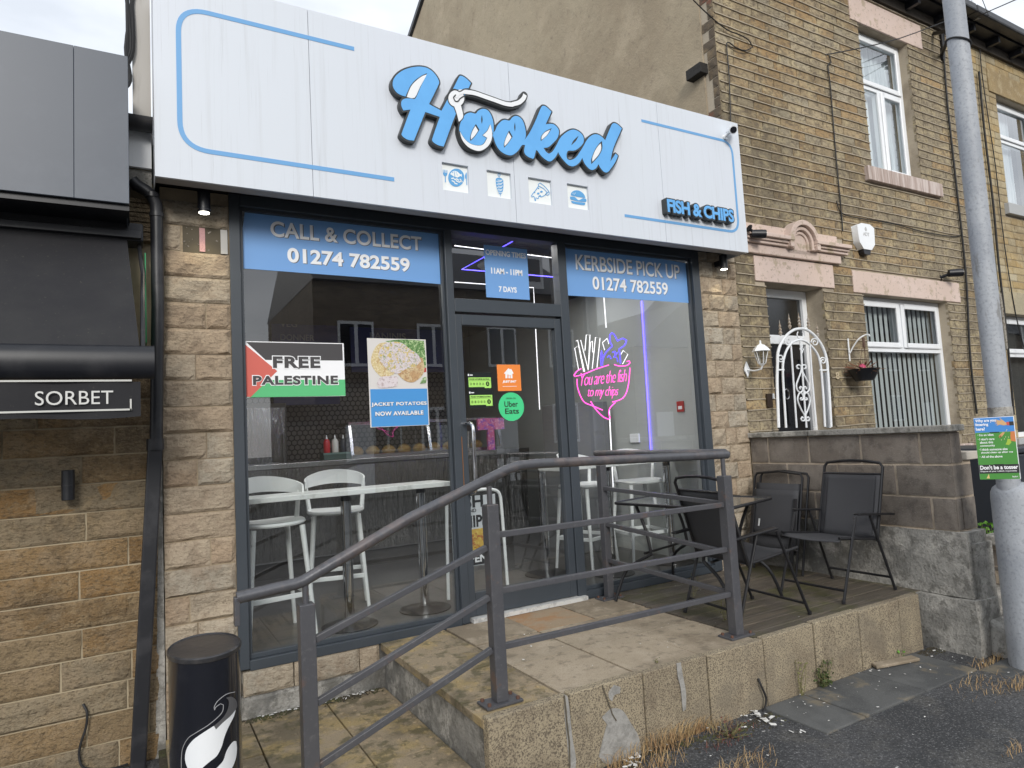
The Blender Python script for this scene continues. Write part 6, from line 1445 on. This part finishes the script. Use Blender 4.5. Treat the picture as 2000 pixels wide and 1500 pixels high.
MB().add([(4.84,-2.02,GZ-.02),(5.45,-2.02,GZ-.02),(5.45,-1.78,GZ-.02),(4.84,-1.78,GZ-.02),(4.84,-2.0,-.27),(5.45,-2.0,-.27),(5.45,-1.79,-.13),(4.84,-1.79,-.13)],
         [(0,3,2,1),(4,5,6,7),(0,1,5,4),(1,2,6,5),(2,3,7,6),(3,0,4,7)]).build('concrete_step', M_CONC, yw, bevel=.02)
tag(box('yard_floor', M_CONC, None, 5.05, 9.1, -1.66, -.0, GZ-.01, -.05), kind='structure')
nw = root('garden_wall', 'low dark stone garden wall behind the lamp column', 'wall', (7, -1.7, GZ)); lay(nw, courses(5.5, 9.0, GZ, .15, 4, .01, [.35, .45, .3]), M_BLOCK, -1.72, .2, .02, .07); box('wall_core', M_BMORTAR, nw, 5.5, 9, -1.70, -1.55, GZ, .24); box('coping', M_CONC, nw, 5.45, 9.05, -1.78, -1.5, .242, .31, .01)
wbn = root('wheelie_bin', 'dark wheelie bin standing in the yard behind the lamp column', 'wheelie bin', (6.6, -1.1, -.05))
MB().add([(6.32,-1.3,-.05),(6.82,-1.3,-.05),(6.82,-.8,-.05),(6.32,-.8,-.05),(6.28,-1.36,.85),(6.87,-1.36,.85),(6.87,-.76,.85),(6.28,-.76,.85)], [(0,3,2,1),(4,5,6,7),(0,1,5,4),(1,2,6,5),(2,3,7,6),(3,0,4,7)]).build('bin_body', mat('bin plastic', (.03, .035, .045), .5), wbn, bevel=.02)
box('lid', mat('bin plastic', (.03, .035, .045), .5), wbn, 6.26, 6.89, -1.39, -.74, .855, .91, .015)
for x in (6.38, 6.78): MB().cyl((x-.03, -.79, .03), (x+.03, -.79, .03), .1, n=18).build('wheel', M_BLACK, wbn)

# ------------------------------------------------------------------ lamp column and its litter sign
pp = at(1985, 1318, 'z', GZ); pcx, pcy = pp.x+.0, pp.y+.0
pl = root('lamp_column', 'tall grey painted steel lamp column with a thick base at the right', 'lamp post', (pcx, pcy, GZ))
pc1 = at(1978, 955, 'y', pcy); pcx = pc1.x
MB().lathe((pcx, pcy, GZ-.02), [(.121, 0), (.121, 1.05), (.118, 1.09), (.105, 1.12), (.075, 1.145), (.062, 1.15)], 32).build('column_base', M_POLE, pl, smooth=True)
pt1 = at(1953, 800, 'y', pcy)
MB().cyl((pt1.x, pcy, .7), (pt1.x, pcy, 8.5), .0635, .058, 28).build('column_shaft', M_POLE, pl, smooth=True)
MB().cyl((pt1.x, pcy, 1.19), (pt1.x, pcy, 1.245), .066, n=28).build('worn_band', M_CONC, pl, smooth=True)
MB().tube([(pt1.x, pcy, 8.4), (pt1.x, pcy-.3, 8.7), (pt1.x, pcy-1.2, 8.75)], .035, 12).build('lamp_arm', M_POLE, pl, smooth=True); box('lamp_head', M_POLE, pl, pt1.x-.12, pt1.x+.12, pcy-1.8, pcy-1.2, 8.7, 8.8, .03)
zz = at(1890, 92, 'y', pcy).z
MB().tube([(pt1.x+.068*math.cos(a), pcy+.068*math.sin(a), zz+.03*math.cos(a-2.2)) for a in [2*math.pi*k/24 for k in range(24)]], .006, 6, True).build('cable_tie', M_CABLE, pl, smooth=True)
w1 = at(1958, 655, 'y', pcy-.06)
plate('worn_patch', [catmull([(pt1.x+x_, z_) for x_, z_ in ((.02,1.96),(.045,1.97),(.052,1.8),(.05,1.62),(.03,1.60),(.028,1.75))], True, 3)], pcy-.062, .004, mat('rust speckle', (.30, .28, .24), .9, var=[(60, (.12, .09, .06), .5, .6, 1)]), pl)
# sign in its own frame, facing the camera side
sgx, sgy = at(1946, 875, 'y', pcy-.09).x, pcy-.09
sc_ = at(1947, 875, 'y', sgy); dirv = (Vector((EYE.x, EYE.y))-Vector((sc_.x, sc_.y))); rzs = math.atan2(dirv.y, dirv.x)+math.pi/2+R_(12)
sn = root('litter_sign', 'blue and green anti-litter sign strapped to the lamp column', 'sign', sc_, None, rzs, True); sn.scale = (.80, 1, .97)
SW, SH = .125, .19
def sbox(nm, m, a, b, c, d, y0=-.0012, y1=-.0004, par=None): return MB().box(a, b, y0, y1, c, d).build(nm, m, par or sn)
bd = MB().box(-SW, SW, 0, .004, -SH, SH).build('sign_board', M_WHITEP, sn)
M_SB, M_SGN = mat('sign blue', (.05, .24, .62), .5), mat('sign green', (.06, .26, .04), .5)
sbox('print', M_SB, -SW, SW-.005, .098, SH-.003); sbox('print', M_SGN, -SW, SW-.005, -SH, .097); sbox('print', M_TEXTK, -SW, SW-.003, -SH+.036, -SH+.09, -.0018, -.0013)
def stext(s, a, b, c, d, bold=.03): text('letters', s, a, b, c, d, -.0026, M_TEXTW, sn, .0005, bold)
stext('Why are you', -.118, .012, .157, .180); stext('littering', -.118, -.038, .134, .156); stext('here?', -.118, -.062, .110, .130)
for s, b, z in (("I'm an idiot", -.012, .080), ("I don't care", -.010, .054), ('about this', -.020, .034), ('community', -.010, .012), ('I think someone else', .064, -.010), ('should clean up after me', .095, -.030), ('All of the above', .028, -.054)):
    stext(s, -.102, b, z-.004, z+.010, .02)
stext("Don't be a tosser", -.118, .115, -SH+.060, -SH+.086); stext('Dispose of your rubbish responsibly', -.118, .105, -SH+.043, -SH+.054, .01); stext('Bradford', .075, .108, -SH+.010, -SH+.019, .01)
for z in (.082, .056, -.008, -.052): sbox('print', M_TEXTW, -.112, -.109, z, z+.003, -.0020, -.0014)
M_SKIN = mat('print skin tone', (.62, .38, .18), .6)
def spl(L_, m, y=-.0018): return plate('print', [L_], y, .0005, m, sn)
spl([(.075,.150),(.055,.168),(.035,.185),(.045,.166),(.02,.172),(.005,.176),(.02,.162),(.0,.160),(.02,.154),(.002,.146),(.022,.148),(.012,.136),(.035,.142),(.055,.136),(.078,.138)], M_SKIN)
spl([(.075,.136),(.092,.136),(.092,.156),(.075,.156)], mat('print red', (.6, .08, .06), .6)); spl([(.092,.134),(.12,.134),(.12,.158),(.092,.158)], M_TEXTK)
spl([(.022,.060),(.040,.070),(.060,.092),(.048,.096),(.032,.085),(.020,.074)], mat('print cup', (.6, .35, .15), .6)); spl([(.018,.062),(.034,.064),(.036,.076),(.022,.078)], mat('print dark red', (.25, .04, .02), .6))
spl([(.055,.02),(.075,.015),(.092,.03),(.09,.05),(.072,.055),(.065,.035)], mat('print lime', (.35, .5, .05), .6)); spl([(.09,.04),(.12,.035),(.12,.098),(.095,.098),(.09,.07)], mat('print orange', (.6, .2, .06), .6))
for x_, z_ in ((.03,.045),(.05,.05),(.058,.062),(.065,.098),(.07,.105),(.075,.06)): spl([(x_, z_),(x_+.006,z_+.002),(x_+.003,z_+.008)], mat('print crumbs', (.7, .65, .4), .6))
spl([(-.085,-SH+.006),(-.068,-SH+.034),(-.064,-SH+.006)], mat('print chip', (.7, .5, .2), .6))
sbox('strap_slot', M_BLACK, -.035, .025, .094, .099, -.0022, -.0014); sbox('strap_slot', M_BLACK, -.03, .03, -SH+.088, -SH+.092, -.0022, -.0019)

# ------------------------------------------------------------------ weeds, dry grass, litter
def weed(lab, px, py, h, n, m, spread=.07, nm='weed', y=None, leaf=.022, grp=None, zb=GZ):
    p = at(px, py, 'z', zb) if y is None else Vector((X(px, py, y), y, zb)); r = root(nm, lab, 'plant', p, grp)
    st_ = MB(); lf = MB()
    for i in range(n):
        a = random.uniform(0, 6.28); hh = h*random.uniform(.4, 1); tip = p+Vector((math.cos(a)*spread*random.random()*1.4, math.sin(a)*spread*random.random()-.01, hh))
        mid = (p+tip)/2+Vector((random.uniform(-1, 1), random.uniform(-1, 1), 0))*.015; P = catmull([p+Vector((random.uniform(-.01, .01), 0, 0)), mid, tip], False, 3); st_.tube(P, .0016, 5)
        for k in range(int(3+hh*45)):
            q_ = P[random.randrange(1, len(P))]+Vector((random.gauss(0, .008), random.gauss(0, .008), random.gauss(0, .008))); d = Vector((random.gauss(0, 1), random.gauss(0, 1), random.gauss(.3, .6))).normalized()*leaf*random.uniform(.5, 1.2); s_ = d.orthogonal().normalized()*d.length*.3
            s_.rotate(Matrix.Rotation(random.uniform(0, 6), 3, d)); lf.add([q_, q_+d*.5+s_, q_+d, q_+d*.5-s_], [(0,1,2,3)])
    st_.build('stem', mat('weed stem', (.16, .15, .06), .7), r); lf.build('foliage', m, r)
weed('bushy green weed growing at the foot of the edging slabs', 1612, 1345, .17, 16, M_LEAF, .085, leaf=.03)
weed('spindly pale weed climbing the edging slab', 1568, 1362, .24, 5, mat('pale weed leaf', (.20, .20, .07), .7), .05, leaf=.016)
weed('tiny bright green weed at the far end of the edging', 1756, 1284, .05, 3, mat('bright weed leaf', (.12, .30, .03), .6), .03, leaf=.022)
weed('low reddish weed at the joint of the edging slabs', 1425, 1440, .075, 20, M_LEAFR, .11, leaf=.014)
weed('thin weed seedling on the deck beside the slabs', 1355, 1165, .20, 3, mat('pale weed leaf', (.20, .20, .07)), .03, leaf=.010, zb=0)
weed('thin weed seedling at the foot of the railing post', 1415, 1215, .15, 3, mat('pale weed leaf', (.20, .20, .07)), .03, leaf=.016, zb=0)
weed('small sprig growing in the landing joint', 1284, 1295, .03, 3, M_LEAF, .012, leaf=.012, zb=.0)
weed('leafy green plant in the gap behind the lamp column', 1936, 1120, .35, 16, mat('bright weed leaf', (.12, .30, .03)), .12, y=-1.2, leaf=.045, zb=-.05)
def tufts(nm, spots, m, kind='stuff'):
    mb = MB()
    for px, py, n, h, sp in spots:
        c = at(px, py, 'z', GZ)
        for i in range(int(n*.65)):
            p = c+Vector((random.gauss(0, sp), random.gauss(0, sp*.35), 0)); p.y = min(p.y, LY-.06) if p.x < 4.6 else p.y
            a = random.uniform(0, 6.28); ln_ = h*random.uniform(.5, 1.2); l_ = random.uniform(.2, 1.2); q_ = p+Vector((math.cos(a)*ln_*l_*.6, math.sin(a)*ln_*l_*.4, ln_*.6)); q2 = q_+Vector((math.cos(a)*ln_*l_*.6, math.sin(a)*ln_*l_*.4, ln_*.15)); q_.y = min(q_.y, LY-.06) if p.x < 4.6 else q_.y; q2.y = min(q2.y, LY-.06) if p.x < 4.6 else q2.y
            s_ = Vector((-math.sin(a), math.cos(a), 0))*.0014; mb.add([p-s_, p+s_, q_+s_*.8, q_-s_*.8, q2], [(0,1,2,3), (3,2,4)])
    return tag(mb.build(nm, m), kind=kind)
tufts('dry_grass', [(1215,1500,150,.09,.07), (1300,1462,220,.12,.09), (1340,1432,160,.10,.08), (1395,1425,100,.06,.07), (1290,1500,120,.07,.07), (1460,1500,160,.06,.10), (1925,1300,90,.06,.06), (1945,1290,60,.05,.05), (1960,1345,110,.04,.14), (1900,1335,60,.04,.1), (1990,1345,60,.08,.06), (1985,1470,30,.06,.05), (1100,1520,60,.07,.06)], M_DRY)
tufts('red_ground_cover', [(1430,1432,120,.03,.07), (1400,1460,60,.03,.06)], M_LEAFR)
mb = MB()
def flake(p, s_, z=0):
    a = random.uniform(0, 6.28); u = Vector((math.cos(a), math.sin(a), random.uniform(-.15, .15)))*s_; v = Vector((-math.sin(a), math.cos(a), random.uniform(-.3, .3)))*s_*random.uniform(.25, .8)
    mb.add([p-u-v*.7, p+u-v, p+u*.7+v, p-u+v*.8], [(0,1,2,3)])
for i in range(210):
    t = random.random()
    if t < .5: x = random.uniform(1.7, 5.0); p = Vector((x, LY-.07-abs(random.gauss(0, .16)), GZ+.018))
    else: p = Vector((random.uniform(1.5, 6.5), random.uniform(-4.0, -1.5), GZ+.006))
    flake(p, random.uniform(.003, .010) if t < .97 else .016)
for px, py, n in ((1230,1490,12), (1475,1395,14), (1500,1405,8), (1560,1430,4)):
    c = at(px, py, 'z', GZ+.012)
    for i in range(n): flake(c+Vector((random.gauss(0, .03), random.gauss(0, .02), random.uniform(0, .012))), random.uniform(.006, .02))
for i in range(40): flake(Vector((random.uniform(1.35, 4.7), random.uniform(-1.35, -.05), .008)), random.uniform(.002, .007))
for i in range(60): flake(Vector((random.uniform(.6, 1.3), -.02-abs(random.gauss(0, .03)), LZ+.012)), random.uniform(.003, .012))
tag(mb.build('litter', M_PAPER), kind='stuff')
mb = MB()
for i in range(2600):
    x = random.uniform(1.3, 5.1); y = LY-.062-abs(random.gauss(0, .045))-.03*(1+math.sin(x*5)); s_ = random.uniform(.002, .006)
    mb.add([(x-s_, y-s_, GZ+.001), (x+s_, y-s_, GZ+.001), (x+s_*.8, y+s_, GZ+.001), (x-s_, y+s_, GZ+.001), (x, y, GZ+.001+s_)], [(0,1,4), (1,2,4), (2,3,4), (3,0,4)])
for i in range(700):
    x = random.uniform(.5, 1.32); y = -.012-abs(random.gauss(0, .03)); s_ = random.uniform(.002, .007); z = LZ+.002
    mb.add([(x-s_, y-s_, z), (x+s_, y-s_, z), (x+s_*.8, y+s_, z), (x-s_, y+s_, z), (x, y, z+s_)], [(0,1,4), (1,2,4), (2,3,4), (3,0,4)])
tag(mb.build('dirt', M_SOIL), kind='stuff')
MB().tube(catmull([at(1481, 1325, 'y', LY-.062), at(1487, 1340, 'y', LY-.075), at(1496, 1362, 'y', LY-.08), at(1495, 1378, 'y', LY-.08), at(1490, 1392, 'y', LY-.08)], False, 4), .006, 6).build('cable', M_CABLE, None, smooth=True, label='short black cable hanging out of a joint in the edging', cat='cable')

# ------------------------------------------------------------------ the far side of the street (seen mirrored in the shop glass)
def far_house(lab, x0, x1, y, h, rh, nb_, storeys, m, chim=True, dormer=False, gable=False):
    t = root('terraced_house', lab, 'house', ((x0+x1)/2, y-4, GZ), 'houses across the street')
    box('walls', m, t, x0+.01, x1-.01, y-8, y, GZ, h)
    if gable:
        xm = (x0+x1)/2
        MB().add([(x0, y+.2, h), (x1, y+.2, h), (xm, y+.2, h+rh), (x0, y-8, h), (x1, y-8, h), (xm, y-8, h+rh)], [(0,1,2), (5,4,3), (0,2,5,3), (1,4,5,2), (0,3,4,1)]).build('roof', M_SLATE, t)
    else:
        MB().add([(x0, y+.25, h), (x1, y+.25, h), (x1, y-4, h+rh), (x0, y-4, h+rh), (x1, y-8.2, h), (x0, y-8.2, h)], [(0,1,2,3), (3,2,4,5), (0,3,5), (1,4,2), (0,5,4,1)]).build('roof', M_SLATE, t)
    if chim:
        c = box('chimney', m, t, x1-1.1, x1-.3, y-4.4, y-3.6, h+rh*.6, h+rh+1.1)
        for k in range(3): MB().cyl((x1-.95+.25*k, y-4, h+rh+1.1), (x1-.95+.25*k, y-4, h+rh+1.55), .1, n=10).build('chimney_pot', m, c)
    for s in range(storeys):
        for i in range(nb_):
            cx_ = x0+(x1-x0)*(i+.5)/nb_; z = .9+2.9*s
            if s == 0 and i == 0:
                box('door', M_WHITEP, t, cx_-.45, cx_+.45, y+.001, y+.06, GZ, 1.9); continue
            f = box('window', M_WHITEP, t, cx_-.6, cx_+.6, y+.001, y+.05, z, z+1.5)
            for k in (-1, 1): box('pane', M_BLACKG, f, cx_+k*.29-.23, cx_+k*.29+.23, y+.051, y+.056, z+.1, z+1.4)
    if dormer:
        cx_ = (x0+x1)/2; d = box('dormer', M_WHITEP, t, cx_-.9, cx_+.9, y-2.4, y-.3, h+.3, h+1.7); box('pane', M_BLACKG, d, cx_-.75, cx_+.75, y-.299, y-.29, h+.6, h+1.5)
M_FS = mat('soot dark far stone', (.19, .155, .115), .9, var=[(1.5, (.27, .22, .16), .45, .65, .7), ((2, 2, 12), (.12, .095, .07), .5, .65, .8)])
labs = ['dark stone house opposite the left window', 'tall dormered house opposite the shop door', 'tall dormered house opposite the right window', 'low gabled building across the street', 'long terrace with paired chimneys across the street', 'farthest terrace house across the street', 'house across the street beyond the neighbouring shop']
far_house(labs[0], -3.5, 2.6, -20, 4.6, 1.6, 2, 1, M_FS, False)
far_house(labs[1], 5.0, 10.5, -17, 6.6, 2.6, 2, 2, M_FS, True, True)
far_house(labs[2], 10.5, 15.8, -17, 6.6, 2.6, 2, 2, M_FS, True, True)
far_house(labs[3], 17.6, 23.5, -16.5, 4.6, 2.0, 2, 1, M_FS, False, False, True)
far_house(labs[4], 23.5, 31, -17, 6.0, 2.0, 3, 2, M_FS, True)
far_house(labs[5], 31, 40, -18, 6.0, 2.2, 3, 2, M_FS, True)
far_house('first house of the far terrace beyond the yard', 40, 50, -18, 6.4, 2.2, 3, 2, M_FS, True)
far_house('last house of the far terrace beyond the yard', 50, 64, -18, 6.4, 2.2, 4, 2, M_FS, True)
far_house(labs[6], -12, -5.5, -19, 5.8, 2.0, 2, 2, M_FS, True)
fp_ = at(1155, 650, 'y', 5.2)
lp2 = root('lamp_column', 'dark lamp column standing on the far pavement', 'lamp post', (fp_.x, -7.5, GZ)); v_ = at(1155, 650, 'y', 7.5)
MB().tube([(v_.x, -7.5, GZ), (v_.x, -7.5, 9)], [.11, .09], 16).build('column_shaft', M_PIPE, lp2, smooth=True)
